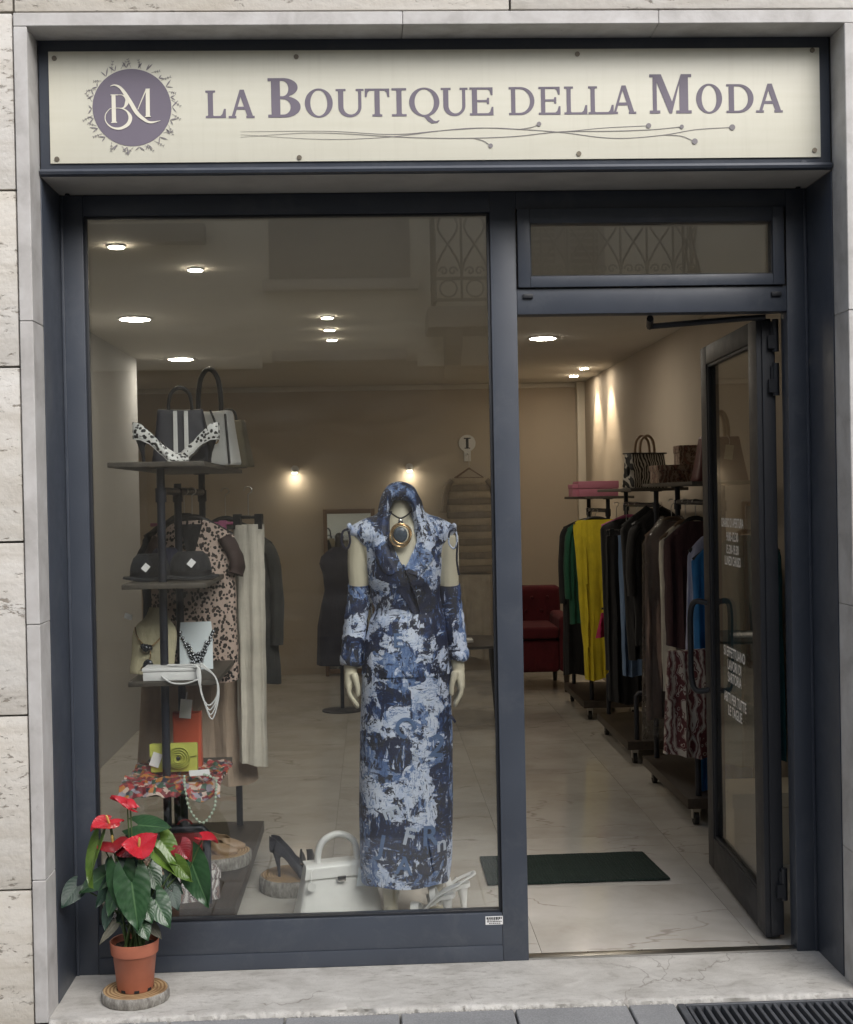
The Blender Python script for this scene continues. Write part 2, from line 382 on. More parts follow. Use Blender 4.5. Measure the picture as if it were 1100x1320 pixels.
for nm, c, r in (('white_leather', (.72, .72, .70), .34), ('navy_leather', (.010, .011, .022), .55), ('black_leather', (.013, .012, .013), .33),
                 ('olive_leather', (.20, .175, .115), .6), ('maroon_leather', (.11, .022, .022), .4), ('orange_leather', (.58, .105, .045), .42),
                 ('lime_leather', (.50, .52, .10), .5), ('red_suede', (.33, .03, .035), .7), ('tan_leather', (.30, .20, .12), .5), ('brown_suede', (.05, .03, .028), .8)):
    M[nm] = P(nm, c, r, var=.1, vs=12, bump=.15, bs=220, bd=.002)
for nm, c in (('black_cloth', (.012, .012, .014)), ('beige_cloth', (.43, .33, .25)), ('cream_cloth', (.62, .58, .50)), ('coat_cloth', (.040, .040, .036)),
              ('yellow_cloth', (.60, .48, .02)), ('green_cloth', (.012, .09, .05)), ('jean_cloth', (.12, .19, .32)), ('brown_cloth', (.20, .14, .12)), ('plum_cloth', (.045, .018, .022)),
              ('blue_cloth', (.015, .13, .34)), ('teal_cloth', (.010, .085, .115)), ('lilac_cloth', (.36, .38, .52)), ('navy_cloth', (.012, .013, .03)), ('red_velvet', (.085, .004, .009)), ('magenta_cloth', (.38, .015, .08)),
              ('knit_light', (.34, .285, .21)), ('knit_dark', (.20, .165, .125)), ('pale_cloth', (.42, .37, .30))):
    M[nm] = fabric(nm, c)
M['hanger_black'] = P('black_hanger', (.016, .016, .017), .4)
M['hanger_pink'] = P('pink_velvet_hanger', (.42, .10, .22), .7)
M['hanger_wood'] = P('wood_hanger', (.16, .10, .06), .5)
M['paper'] = P('white_card', (.74, .74, .74), .6, var=.03, bump=0)
M['grey_card'] = P('pale_blue_card', (.56, .62, .66), .4, var=.03, bump=0)
M['velvet_cream'] = fabric('cream_display_velvet', (.54, .49, .33))
M['pink_box'] = P('pink_card_box', (.44, .16, .22), .55, var=.05)
M['cream_box'] = P('cream_card_box', (.60, .54, .42), .6, var=.05)
M['gold'] = P('gilt_metal', (.72, .50, .28), .22, 1., var=.08, bump=.1)
M['silver'] = P('silver_metal', (.75, .74, .72), .2, 1., var=.06, bump=.1)
M['grey_stone'] = P('grey_gem', (.075, .095, .125), .15, var=.5, vs=90, bump=.2)
M['bead_dark'] = P('dark_bead', (.045, .05, .06), .12, .4)
M['pearl'] = P('green_pearl', (.42, .50, .40), .2, var=.1)
M['rubber'] = P('rubber', (.012, .012, .012), .6)
t = NT('green_mat'); g = t.wave(t.obj, 26, .3, 1, 'BANDS', 'X')
t.set(Base_Color=t.ramp(t.noise(t.vec, 90, 3), [(.3, (.007, .020, .015)), (.7, (.015, .035, .026))]), Roughness=.95); t.bump(t.math('ADD', g, t.math('MULTIPLY', t.noise(t.vec, 420, 2), 1.2)), .8, .008); M['mat'] = t.m
M['plaster'] = P('ochre_plaster', (.74, .70, .58), .9, var=.10, vs=1.2, bump=.2, bs=40)
M['shaded_ground_plaster'] = P('shaded_ground_floor_plaster', (.27, .24, .195), .9, var=.15, vs=1.5, bump=.3, bs=30)  # ground-floor coat with low street shade put into its colour, dimming its reflection
M['plinth'] = P('rough_stone_base', (.17, .16, .15), .9, var=.5, vs=9, bump=.8, bs=18, bd=.03)
M['lower_wall'] = P('grey_lower_plaster', (.25, .23, .20), .9, var=.15, vs=2)
M['iron'] = P('wrought_iron', (.030, .028, .026), .6)
M['shutter'] = P('grey_shutter', (.20, .195, .18), .6)
M['asphalt'] = P('street_stone', (.12, .12, .12), .85, var=.2, vs=3, bump=.3, bs=50)

# ------------------------------------------------------------------ mesh helpers
class MB:
    def __init__(s): s.v = []; s.f = []; s.uv = {}
    def box(s, x0, x1, y0, y1, z0, z1):
        b = len(s.v)
        s.v += [(x0,y0,z0),(x1,y0,z0),(x1,y1,z0),(x0,y1,z0),(x0,y0,z1),(x1,y0,z1),(x1,y1,z1),(x0,y1,z1)]
        s.f += [tuple(b+i for i in q) for q in ((3,2,1,0),(4,5,6,7),(0,1,5,4),(1,2,6,5),(2,3,7,6),(3,0,4,7))]
        return s
    def obox(s, c, size, mat):
        b = len(s.v); sx, sy, sz = (q/2 for q in size); c = Vector(c)
        for z in (-sz, sz):
            for x, y in ((-sx,-sy),(sx,-sy),(sx,sy),(-sx,sy)): s.v.append(tuple(c + mat @ Vector((x,y,z))))
        s.f += [tuple(b+i for i in q) for q in ((3,2,1,0),(4,5,6,7),(0,1,5,4),(1,2,6,5),(2,3,7,6),(3,0,4,7))]
        return s
    def loft(s, rings, cap=True, closed=True):
        b = len(s.v); n = len(rings[0])
        for r in rings: s.v += [tuple(p) for p in r]
        for i in range(len(rings)-1):
            for j in range(n if closed else n-1):
                k = (j+1) % n
                s.f.append((b+i*n+j, b+i*n+k, b+(i+1)*n+k, b+(i+1)*n+j))
        if cap and closed:
            s.f.append(tuple(b+j for j in reversed(range(n))))
            s.f.append(tuple(b+(len(rings)-1)*n+j for j in range(n)))
        return s
    def tube(s, path, r, n=8, cap=True, flat=1.0):
        path = [Vector(p) for p in path]
        rs = r if isinstance(r, (list, tuple)) else [r]*len(path)
        rings = []; up = None
        for i, p in enumerate(path):
            t = (path[min(i+1, len(path)-1)] - path[max(i-1, 0)])
            if t.length < 1e-9: t = Vector((0, 0, 1))
            t.normalize()
            if up is None:
                up = Vector((0, 0, 1)) if abs(t.z) < .9 else Vector((1, 0, 0))
            a = t.cross(up)
            if a.length < 1e-6: a = t.cross(Vector((0, 1, 0)))
            a.normalize(); bb = t.cross(a).normalized(); up = -bb if False else a.cross(t)
            rings.append([p + rs[i]*(math.cos(2*PI*j/n)*a + flat*math.sin(2*PI*j/n)*bb) for j in range(n)])
        return s.loft(rings, cap)
    def lathe(s, prof, n=24, c=(0, 0, 0), cap=True):
        c = Vector(c)
        return s.loft([[c + Vector((r*math.cos(2*PI*j/n), r*math.sin(2*PI*j/n), z)) for j in range(n)] for r, z in prof], cap)
    def disc(s, c, nrm, r, th, n=20, rim=None):
        nrm = Vector(nrm).normalized(); q = nrm.to_track_quat('Z', 'Y').to_matrix(); c = Vector(c)
        return s.loft([[c + q @ Vector((rr*math.cos(2*PI*j/n), rr*math.sin(2*PI*j/n), z)) for j in range(n)] for rr, z in ((r, 0), (r, th))])
    def ball(s, c, r, n=8, m=5):
        c = Vector(c)
        rr = r if isinstance(r, (tuple, list)) else (r, r, r)
        rings = []
        for i in range(m+1):
            a = PI*(i/m) ; a = min(max(a, .08), PI-.08)
            rings.append([c + Vector((rr[0]*math.sin(a)*math.cos(2*PI*j/n), rr[1]*math.sin(a)*math.sin(2*PI*j/n), -rr[2]*math.cos(a))) for j in range(n)])
        return s.loft(rings)
    def grid(s, nu, nv, fn, uv=True):
        b = len(s.v)
        for i in range(nv+1):
            for j in range(nu+1):
                s.v.append(tuple(fn(j/nu, i/nv))); s.uv[len(s.v)-1] = (j/nu, i/nv)
        for i in range(nv):
            for j in range(nu):
                q = b+i*(nu+1)+j; s.f.append((q, q+1, q+nu+2, q+nu+1))
        return s
    def prism(s, poly, axis, a0, a1):
        """extrude a 2D polygon; axis 'y': poly=(x,z); 'x': poly=(y,z); 'z': poly=(x,y)"""
        def mk(p, a): return (p[0], a, p[1]) if axis == 'y' else ((a, p[0], p[1]) if axis == 'x' else (p[0], p[1], a))
        return s.loft([[mk(p, a0) for p in poly], [mk(p, a1) for p in poly]])
    def build(s, name, mat, parent=None, smooth=None, bevel=0, seg=2, solid=0, subsurf=0, local=False):
        me = bpy.data.meshes.new(name)
        bm = bmesh.new()
        vs = [bm.verts.new(p) for p in s.v]
        for q in s.f:
            try: bm.faces.new([vs[i] for i in q])
            except ValueError: pass
        if s.uv:
            lay = bm.loops.layers.uv.new('UVMap')
            bm.verts.index_update()
            for fc in bm.faces:
                for lp in fc.loops: lp[lay].uv = s.uv.get(lp.vert.index, (0, 0))
        bmesh.ops.recalc_face_normals(bm, faces=bm.faces)
        if bevel: bmesh.ops.bevel(bm, geom=[e for e in bm.edges if e.is_manifold and e.calc_face_angle(0) > .5], offset=bevel, segments=seg, profile=.6, affect='EDGES', clamp_overlap=True)
        if parent is not None and not local: bm.transform(MW[parent.name].inverted())
        bm.to_mesh(me); bm.free()
        me.materials.append(mat)
        o = link(name, me, parent)
        if solid or subsurf:
            if solid:
                q = o.modifiers.new('s', 'SOLIDIFY'); q.thickness = solid; q.offset = 0
            if subsurf:
                q = o.modifiers.new('d', 'SUBSURF'); q.levels = q.render_levels = subsurf
            bake(o)
        if smooth or bevel:
            sm(o, smooth or 35)
        return o
MW = {}
def link(name, me, parent=None):
    o = bpy.data.objects.new(name, me); COL.objects.link(o)
    if parent is not None:
        o.parent = parent; MW[o.name] = MW[parent.name].copy()
    else: MW[o.name] = Matrix.Identity(4)
    return o
def bake(o):
    bpy.context.view_layer.update()
    dg = bpy.context.evaluated_depsgraph_get()
    me = bpy.data.meshes.new_from_object(o.evaluated_get(dg))
    o.modifiers.clear(); old = o.data; o.data = me; bpy.data.meshes.remove(old)
def sm(o, ang=35):
    me = o.data
    me.polygons.foreach_set('use_smooth', [True]*len(me.polygons))
    me.set_sharp_from_angle(angle=math.radians(ang))
def thing(name, label, cat, loc=(0, 0, 0), rotz=0., group=None):
    o = bpy.data.objects.new(name, None); COL.objects.link(o)
    o.empty_display_size = .05
    o.location = loc; o.rotation_euler = (0, 0, rotz)
    o['label'] = label; o['category'] = cat
    if group: o['group'] = group
    MW[o.name] = Matrix.Translation(Vector(loc)) @ Matrix.Rotation(rotz, 4, 'Z')
    return o
def tag(o, label, cat, group=None):
    o['label'] = label; o['category'] = cat
    if group: o['group'] = group
    return o
def struct(o): o['kind'] = 'structure'; return o
def copy_tree(o, parent=None):
    c = o.copy(); COL.objects.link(c); c.parent = parent
    for ch in [x for x in COL.objects if x.parent == o]: copy_tree(ch, c)
    return c
def arc(c, r, a0, a1, n, ax=(1, 0, 0), ay=(0, 0, 1), ry=None):
    c = Vector(c); ax = Vector(ax); ay = Vector(ay)
    return [c + ax*r*math.cos(a0+(a1-a0)*i/n) + ay*(ry or r)*math.sin(a0+(a1-a0)*i/n) for i in range(n+1)]
def cr(pts, n=6):
    """Catmull-Rom through points"""
    pts = [Vector(p) for p in pts]; out = []
    for i in range(len(pts)-1):
        p0, p1, p2, p3 = pts[max(i-1, 0)], pts[i], pts[i+1], pts[min(i+2, len(pts)-1)]
        for k in range(n):
            u = k/n
            out.append(.5*((2*p1)+(p2-p0)*u+(2*p0-5*p1+4*p2-p3)*u*u+(3*p1-p0-3*p2+p3)*u**3))
    out.append(pts[-1]); return out
def interp(tbl, x):
    for (a, va), (b, vb) in zip(tbl, tbl[1:]):
        if x <= b or (b, vb) == tbl[-1]:
            t = min(1, max(0, (x-a)/(b-a))) if b != a else 0
            t = t*t*(3-2*t)*.5 + t*.5
            return va+(vb-va)*t if not isinstance(va, tuple) else tuple(p+(q-p)*t for p, q in zip(va, vb))

# ================================================================== STRUCTURE
XL, XR, YS, YM = -1.0033, 1.4726, -0.3605, -0.2414
ZST = 2.9789            # underside of the stone lintel
Y_BACK, Z_CEIL, X_RW, X_LW = 7.35, 2.55, 1.90, -1.62
# --- street and pavement
g = struct(MB().box(-60, 60, -70, 60, -.40, -.30).build('ground', M['asphalt']))
st = struct(MB().box(-40, 40, -8.0, -1.62, -.29, -.03).build('street', M['asphalt']))
pv = struct(MB().box(-40, 40, -1.62, -.34, -.29, -.045).build('pavement', M['mortar']))
def near(a, b): return abs(a-b)
jx = [-.293-.352*3, -.293-.352*2, -.293-.352, -.293, .058, .402, .75]
slab = []
for row in range(2):
    y1 = -.382-row*.62; y0 = y1-.612
    for i in range(-6, 11):
        x0 = -.293 + .3475*i + (0 if row == 0 else .17)
        x1 = x0+.3475
        if row == 0 and x1 > .93 and x0 < 2.6: 
            if x0 > .85: continue
            x1 = .895
        s_ = MB().box(x0+.0035, x1-.0035, y0, y1, -.05, -.012+random.uniform(-.0015, .0015)).build('paving_slab', M['pave'], pv, bevel=.003, seg=1)
# --- drain grating
gr = thing('drain_grating', 'black cast iron drain grating set in the pavement below the doorway', 'grating', (1.7, -.7, -.03))
fr = MB(); x0, x1, y0, y1 = .90, 2.55, -.99, -.386
fr.box(x0, x0+.022, y0, y1, -.045, -.010).box(x1-.022, x1, y0, y1, -.045, -.010).box(x0+.022, x1-.022, y0, y0+.02, -.045, -.0105).box(x0+.022, x1-.022, y1-.012, y1, -.045, -.0105)
fr.build('frame', M['grate'], gr, bevel=.002, seg=1)
MB().box(x0+.002, x1-.002, y0+.002, y1-.002, -.05, -.0435).build('pit', M['pit'], gr)
b0 = None
n = 0; xx = x0+.034
while xx < x1-.03:
    if b0 is None:
        b0 = MB().prism([(-.0075, 0), (.0075, 0), (.0055, .027), (-.0055, .027)], 'y', y0+.02, y1-.012)
        b0 = b0.build('bar', M['grate'], gr, bevel=.0015, seg=1, local=True); base_b = b0
        b0.location = (xx-1.7, .7, -.042+.03); 
    else:
        c = base_b.copy(); COL.objects.link(c); c.parent = gr; c.location = (xx-1.7, .7, -.012)
    xx += .0262
base_b.location = (x0+.034-1.7, .7, -.012)

# --- facade
fw = MB()
fw.box(-9, XL-.028, -.335, .12, -.3, 9)
fw.box(XR+.028, 9, -.335, .12, -.3, 9)
fw.box(XL-.028, XR+.028, -.335, .12, 3.012, 9)
fw.box(XL-.028, XR+.028, -.195, .12, 2.566, 3.012)
fw.box(XL-.028, XL-.002, -.30, .12, -.3, 2.566)
fw.box(XR+.002, XR+.028, -.30, .12, -.3, 2.566)
wall = struct(fw.build('wall', M['mortar']))
wall.name = 'wall'
XSL, XSR = -1.045, 1.520
def block(x0, x1, z0, z1, j=.003):
    dy = random.uniform(-.002, .002)
    MB().box(x0+j, x1-j, YS+dy, -.336, z0+j, z1-j).build('stone_block', M['trav'], wall, bevel=.004, seg=2)
zj = [-.05, .391, .917, 1.439, 1.964, 2.492, 3.022]
for a, b in zip(zj, zj[1:]):
    block(-1.95, XSL, a, b); block(-3.1, -1.95, a, b)
    block(XSR, 2.4, a, b); block(2.4, 3.6, a, b)
for zz0, zz1, off in ((3.022, 3.55, 0), (3.55, 4.08, .7), (4.08, 4.6, .2)):
    xs = [-3.1, -1.042+off*0, .447+off*0, 1.95, 3.6] if off == 0 else [-3.1, -1.9+off, -.3+off, 1.0+off, 2.2+off, 3.6]
    for a, b in zip(xs, xs[1:]): block(a, b, zz0, zz1)
# --- stone surround of the opening
su = thing('stone_surround', 'grey limestone surround framing the shopfront opening', 'door surround', (XL, YS, 0))
def jamb(x0, x1, y1=YM+.003):
    zs = [-.012, .42, 1.19, 2.1, ZST]
    for a, b in zip(zs, zs[1:]):
        MB().box(x0, x1, YS-.004+random.uniform(-.001, .001), y1, a+.0008, b-.0008).build('jamb_stone', M['lime'], su, bevel=.0022, seg=1)
jamb(XSL+.002, XL); jamb(XR, XSR-.002)
for a, b in ((XSL+.002, .12), (.12, .90), (.90, XSR-.002)):
    MB().box(a+.0006, b-.0006, YS-.004, YM+.003, ZST, 3.019).build('lintel_stone', M['lime'], su, bevel=.002, seg=1)
# --- sill slab with a chipped front edge
def sill_mesh():
    m = MB(); nx = 420
    rows = [(.030, 0, 0), (-.12, 0, 0), (-.30, 0, 0), (-.350, 0, .2), (-.366, 0, .6), (-.374, -.004, 1), (-.377, -.016, 1), (-.377, -.05, .3)]
    def fn(u, v):
        i = round(v*(len(rows)-1)); y, z, k = rows[i]
        x = XL+.0005 + (XR-XL-.001)*u
        c = noise.noise(Vector((x*26, 3.1*i, .4)))*.5 + noise.noise(Vector((x*75, i*2.2, 7)))*.5
        big = max(0, noise.noise(Vector((x*5.5, 9, 2)))-.12)
        return (x, y + k*(max(0, c)*.020 + big*.05), z - k*(max(0, c)*.014 + big*.02) + .0004*noise.noise(Vector((x*3, y*9, 0))))
    m.grid(nx, len(rows)-1, fn); return m
sill = sill_mesh().build('door_sill', M['sill'], su, smooth=50)

gm = MB(); gr_ = random.Random(8)
for k in range(420):
    x = gr_.uniform(XL, .93) if k % 3 else gr_.uniform(XL, 1.45); q = abs(gr_.gauss(0, .010)); rad = gr_.uniform(.0010, .0036)
    gm.ball((x, -.3785-q*.35, -.0115 if x < .9 else -.020), (rad, rad*gr_.uniform(.7, 1.2), rad*.7), 6, 4)
gv = gm.build('gravel', M['sill'], None); gv['kind'] = 'stuff'; gv['label'] = 'crumbs of stone lying in the joint along the chipped sill'; gv['category'] = 'gravel'
# --- slate metal shopfront
sf = thing('shopfront', 'slate blue metal shopfront frame with a large display window and transom', 'shopfront', (.2, 0, 0))
def bar(name, x0, x1, y0, y1, z0, z1, mat='metal', bev=.0025, par=None):
    return MB().box(x0, x1, y0, y1, z0, z1).build(name, M[mat], par or sf, bevel=bev, seg=2)
FD = .072               # frame depth
X0, X1 = -1.0006, 1.4687
bar('frame_stile', X0, -.927, 0, FD, 0, 2.5575)
bar('frame_stile', 1.3988, X1, 0, FD, 0, 2.5575)
bar('frame_rail', -.9265, .4066, .0005, FD, 2.4906, 2.5575)
bar('frame_rail', -.9265, .4060, .0005, FD, 0.055, .1616)
bar('base_rail', -.9265, .4060, -.0035, FD, 0.001, .0545)
bar('mullion', .4066, .4926, 0.0003, FD, 0, 2.5575)
bar('frame_rail', .4930, 1.3984, .0006, FD, 2.4985, 2.5575)
bar('door_header', .4930, 1.3984, .0006, FD, 2.150, 2.2345)
# glazing beads round the big pane
bar('glazing_bead', -.927, -.917, .012, .030, .1616, 2.4906, 'dark_metal', .001)
bar('glazing_bead', .3966, .4066, .012, .030, .1616, 2.4906, 'dark_metal', .001)
bar('glazing_bead', -.917, .3966, .012, .030, .1616, .1690, 'dark_metal', .001)
bar('glazing_bead', -.917, .3966, .012, .030, 2.4830, 2.4906, 'dark_metal', .001)
bar('window_pane', -.9265, .4060, .032, .040, .1622, 2.4900, 'glass', 0)
# transom sash
sash = bar('transom_sash', .497, .538, -.012, .045, 2.2375, 2.4965)
def srail(x0, x1, z0, z1): 
    MB().box(x0, x1, -.012, .045, z0, z1).build('sash_rail', M['metal'], sf, bevel=.002)
srail(1.350, 1.3885, 2.2375, 2.4965); srail(.5385, 1.3495, 2.2375, 2.273); srail(.5385, 1.3495, 2.4485, 2.4965)
for x0, x1, z0, z1 in ((.538, .5425, 2.273, 2.4485), (1.3455, 1.350, 2.273, 2.4485), (.5425, 1.3455, 2.273, 2.2775)):
    MB().box(x0, x1, -.004, .02, z0, z1).build('sash_bead', M['dark_metal'], sf)
bar('transom_pane', .5385, 1.3495, .022, .030, 2.2735, 2.448, 'glass', 0)
# weep-hole caps
for px in (680.5, 1000.5):
    p = at(px, 382 if px < 800 else 379, 0)
    m = MB().box(p.x-.017, p.x+.017, -.009, .001, p.z-.0075, p.z+.0075)
    m.build('weep_cap', M['dark_metal'], sf, bevel=.003)
# side reveals
bar('reveal_panel', X0-.0024, X0+.0006, YM, -.0008, 0.0006, 2.557)
bar('reveal_panel', X1-.0006, X1+.0034, YM, -.0008, 0.0006, 2.557)
for xx, s_ in ((X0+.0014, 1), (X1-.0014, -1)):
    bar('corner_strip', min(xx, xx+s_*.009), max(xx, xx+s_*.009), -.006, -.0004, .0006, 2.556, 'metal', .001)
bar('soffit_panel', X0+.001, X1-.001, YM+.002, -.0008, 2.5584, 2.5644, 'soffit', .0008)
# little screws on the soffit
for px, py in ((86.5, 246), (1029, 238)):
    p = at(px, py, -.02); MB().lathe([(.009, 2.552), (.007, 2.5583)], 10, (p.x, -.02, 0)).build('soffit_screw', M['dark_metal'], sf, smooth=40)
# threshold
bar('threshold', .4930, 1.3984, .004, .048, .0005, .0075, 'steel', .002)
# installer's sticker at the lower right of the window frame
p0 = at(626, 1181.5, 0); p1 = at(648.5, 1191.5, 0)
stk = tag(MB().box(p0.x, p1.x, -.0014, -.0002, p1.z, p0.z).build('sticker', M['paper']), 'small white installer sticker on the window frame below the glass corner', 'sticker')
MW['sticker'] = Matrix.Identity(4)
for k, (a, b, hgt) in enumerate(((.06, .94, .24), (.10, .78, .10), (.08, .92, .12), (.2, .85, .10))):
    zc = p0.z-(p0.z-p1.z)*(.22+.21*k); w_ = p1.x-p0.x
    m = MB(); x = p0.x+w_*a
    while x < p0.x+w_*b:
        l_ = random.uniform(.003, .007); m.box(x, min(x+l_, p0.x+w_*b), -.0020, -.0015, zc-hgt*.014, zc+hgt*.014); x += l_+.0018
    m.build('print_line', M['black_print'], stk)

# --- fascia sign
sg = thing('shop_sign', 'cream boutique fascia sign in a slate frame above the window', 'sign', (.23, YM, 2.56))
bar('fascia_frame', X0, X1, YM, YM+.040, 2.5590, 2.9786, 'metal', .003, sg)
GX0, GX1, GZ0, GZ1 = -.9688, 1.4349, 2.5987, 2.9428
bar('sign_panel', GX0, GX1, YM-.006, YM-.0002, GZ0, GZ1, 'sign', .0015, sg)
MB().prism([(YM-.0003, 2.5610), (YM-.014, 2.5640), (YM-.018, 2.5720), (YM-.014, 2.5800), (YM-.0003, 2.5830)], 'x', X0+.0006, X1-.0006).build('drip_ledge', M['metal'], sg, smooth=50)
for px, py in ((70, 75), (382, 73), (744.5, 69.5), (1047.5, 64.5), (73.5, 205), (386, 203), (746.5, 198), (1050.5, 193.5)):
    p = at(px, py, YM-.007)
    MB().disc((p.x, YM-.0062, p.z), (0, -1, 0), .0078, .003, 10).build('screw', M['screw'], sg, smooth=40)
for px, py in ((171, 221), (567, 217), (1036, 210)):
    p = at(px, py, YM); MB().disc((p.x, YM-.001, p.z), (0, -1, 0), .009, .006, 10).build('frame_bolt', M['metal'], sg, smooth=40)
YF = YM-.0063           # face of the panel
def flat_mesh(name, loops, mat, parent, y=YF, th=.0009):
    cu = bpy.data.curves.new(name, 'CURVE'); cu.dimensions = '2D'; cu.fill_mode = 'BOTH'; cu.extrude = th/2
    for lp in loops:
        sp = cu.splines.new('POLY'); sp.points.add(len(lp)-1)
        for q, (x, z) in zip(sp.points, lp): q.co = (x, z, 0, 1)
        sp.use_cyclic_u = True
    tmp = bpy.data.objects.new('tmp', cu); COL.objects.link(tmp)
    bpy.context.view_layer.update()
    me = bpy.data.meshes.new_from_object(tmp.evaluated_get(bpy.context.evaluated_depsgraph_get()))
    bpy.data.objects.remove(tmp); bpy.data.curves.remove(cu)
    me.transform(Matrix(((1, 0, 0, 0), (0, 0, -1, y-th/2), (0, 1, 0, 0), (0, 0, 0, 1))))
    me.transform(MW[parent.name].inverted())
    me.materials.clear(); me.materials.append(mat); me.name = name
    return link(name, me, parent)
def ell(cx, cy, rx, ry, a0=0, a1=2*PI, n=48, end=False):
    return [(cx+rx*math.cos(a0+(a1-a0)*i/n), cy+ry*math.sin(a0+(a1-a0)*i/n)) for i in range(n+(1 if end else 0))]
def glyph(ch, W, b):
    """serif capitals, height 1, width W; b = stem weight"""
    t, s = .075, .085          # thin stroke, serif overhang
    k = .028                   # bracket
    if ch == 'I':
        c = W/2
        return [[(0, 0), (W, 0), (W, t), (c+b/2+k, t), (c+b/2, t+k), (c+b/2, 1-t-k), (c+b/2+k, 1-t), (W, 1-t), (W, 1), (0, 1), (0, 1-t), (c-b/2-k, 1-t), (c-b/2, 1-t-k), (c-b/2, t+k), (c-b/2-k, t), (0, t)]]
    if ch == 'L':
        return [[(0, 0), (W, 0), (W, .33), (W-.07, .33), (W-.13, .14), (W-.2, t), (s+b+k, t), (s+b, t+k), (s+b, 1-t-k), (s+b+k, 1-t), (2*s+b, 1-t), (2*s+b, 1), (0, 1), (0, 1-t), (s-k, 1-t), (s, 1-t-k), (s, t+k), (s-k, t), (0, t)]]
    if ch == 'E':
        m0, m1 = .475, .475+t
        return [[(0, 0), (W, 0), (W, .30), (W-.065, .30), (W-.12, .13), (W-.19, t), (s+b, t), (s+b, m0), (W-.24, m0), (W-.22, .40), (W-.15, .40), (W-.15, .625), (W-.22, .625), (W-.24, m1), (s+b, m1), (s+b, 1-t), (W-.2, 1-t), (W-.13, .88), (W-.08, .72), (W-.02, .72), (W-.02, 1), (0, 1), (0, 1-t), (s, 1-t), (s, t), (0, t)]]
    if ch == 'T':
        c = W/2
        return [[(c-b/2-s, 0), (c+b/2+s, 0), (c+b/2+s, t), (c+b/2+k, t), (c+b/2, t+k), (c+b/2, 1-t), (W-.16, 1-t), (W-.10, .86), (W-.065, .70), (W, .70), (W, 1), (0, 1), (0, .70), (.065, .70), (.10, .86), (.16, 1-t), (c-b/2, 1-t), (c-b/2, t+k), (c-b/2-k, t), (c-b/2-s, t)]]
    if ch == 'A':
        th = b*.55; ax = W*.47
        # outer
        lx, rx = W*.13, W*.87      # feet centres
        def L(z): return lx-th*.3 + (ax-.03*W-(lx-th*.3))*z       # outer left edge
        def R(z): return rx+b*.45 + (ax+.13*W-(rx+b*.45))*z
        li = lambda z: L(z)+th*1.05
        ri = lambda z: R(z)-b*1.08
        zt = .40; zb = .30
        hole_top = next(z/200 for z in range(80, 200) if li(z/200) >= ri(z/200)-.004)
        return [[(0, 0), (lx*2+th*.3, 0), (lx*2+th*.3, t), (li(t)+.0, t), (li(zb), zb), (ri(zb), zb), (ri(t), t), (rx-b*.95, t), (rx-b*.95, 0), (W, 0), (W, t), (R(t), t), (R(1), 1), (L(1), 1), (L(t), t), (0, t)],
                [(li(zt), zt), (ri(zt), zt), ((li(hole_top)+ri(hole_top))/2, hole_top)]]
    if ch == 'M':
        th = b*.45
        return [[(0, 0), (2*s+th, 0), (2*s+th, t), (s+th, t), (s+th, .80), (W*.47, 0), (W*.53, 0), (W-s-b, .76), (W-s-b, t), (W-2*s-b, t), (W-2*s-b, 0), (W, 0), (W, t), (W-s, t), (W-s, 1-t), (W, 1-t), (W, 1), (W-s-b*.82, 1), (W*.535, .30), (s+b*.95, 1), (0, 1), (0, 1-t), (s, 1-t), (s, t), (0, t)]]
    if ch == 'U':
        c = (s+b + W-s-b*.62)/2; xo0, xo1 = s, W-s; xi0, xi1 = s+b, W-s-b*.62
        zc = .36
        out = [(0, 1), (0, 1-t), (s, 1-t)] + [(xo0, zc)] + ell((xo0+xo1)/2, zc, (xo1-xo0)/2, zc+.012, PI, 2*PI, 24, True) + [(W-s, 1-t), (W, 1-t), (W, 1), (W-2*s-b*.62, 1), (W-2*s-b*.62, 1-t), (xi1, 1-t)]
        inn = ell((xi0+xi1)/2, zc, (xi1-xi0)/2, zc-.085, 2*PI, PI, 24, True)
        return [out + inn + [(xi0, 1-t), (2*s+b, 1-t), (2*s+b, 1)]]
    if ch == 'D':
        r = .5
        o_ = [(0, 0), (W*.45, 0)] + ell(W*.45, .5, W*.55, .5, -PI/2, PI/2, 28, True) + [(0, 1), (0, 1-t), (s, 1-t), (s, t), (0, t)]
        i_ = [(s+b, t), (W*.42, t)] + ell(W*.42, .5, W*.58-b*1.05, .5-t, -PI/2, PI/2, 28, True) + [(s+b, 1-t)]
        return [o_, i_]
    if ch == 'B':
        zc = .525
        o_ = [(0, 0), (W*.5, 0)] + ell(W*.5, .27, W*.5, .27, -PI/2, PI/2*.82, 20, True) + ell(W*.47, .765, W*.45, .235, -PI/2*.70, PI/2, 20, True) + [(0, 1), (0, 1-t), (s, 1-t), (s, t), (0, t)]
        i1 = [(s+b, t), (W*.47, t)] + ell(W*.47, .27, W*.53-b*1.12, .27-t, -PI/2, PI/2, 18, True) + [(s+b, .54-t)]
        i2 = [(s+b, .54), (W*.45, .54)] + ell(W*.45, .735, W*.47-b*1.05, .735-.54, -PI/2, PI/2, 18, True) + [(s+b, .93)]
        return [o_, i1, i2]
    if ch in 'OQ':
        o_ = ell(W/2, .5, W/2, .515, 0, 2*PI, 56); i_ = ell(W/2, .5, W/2-b*1.05, .515-t*.8, 0, 2*PI, 56)
        L_ = [o_, i_]
        return L_
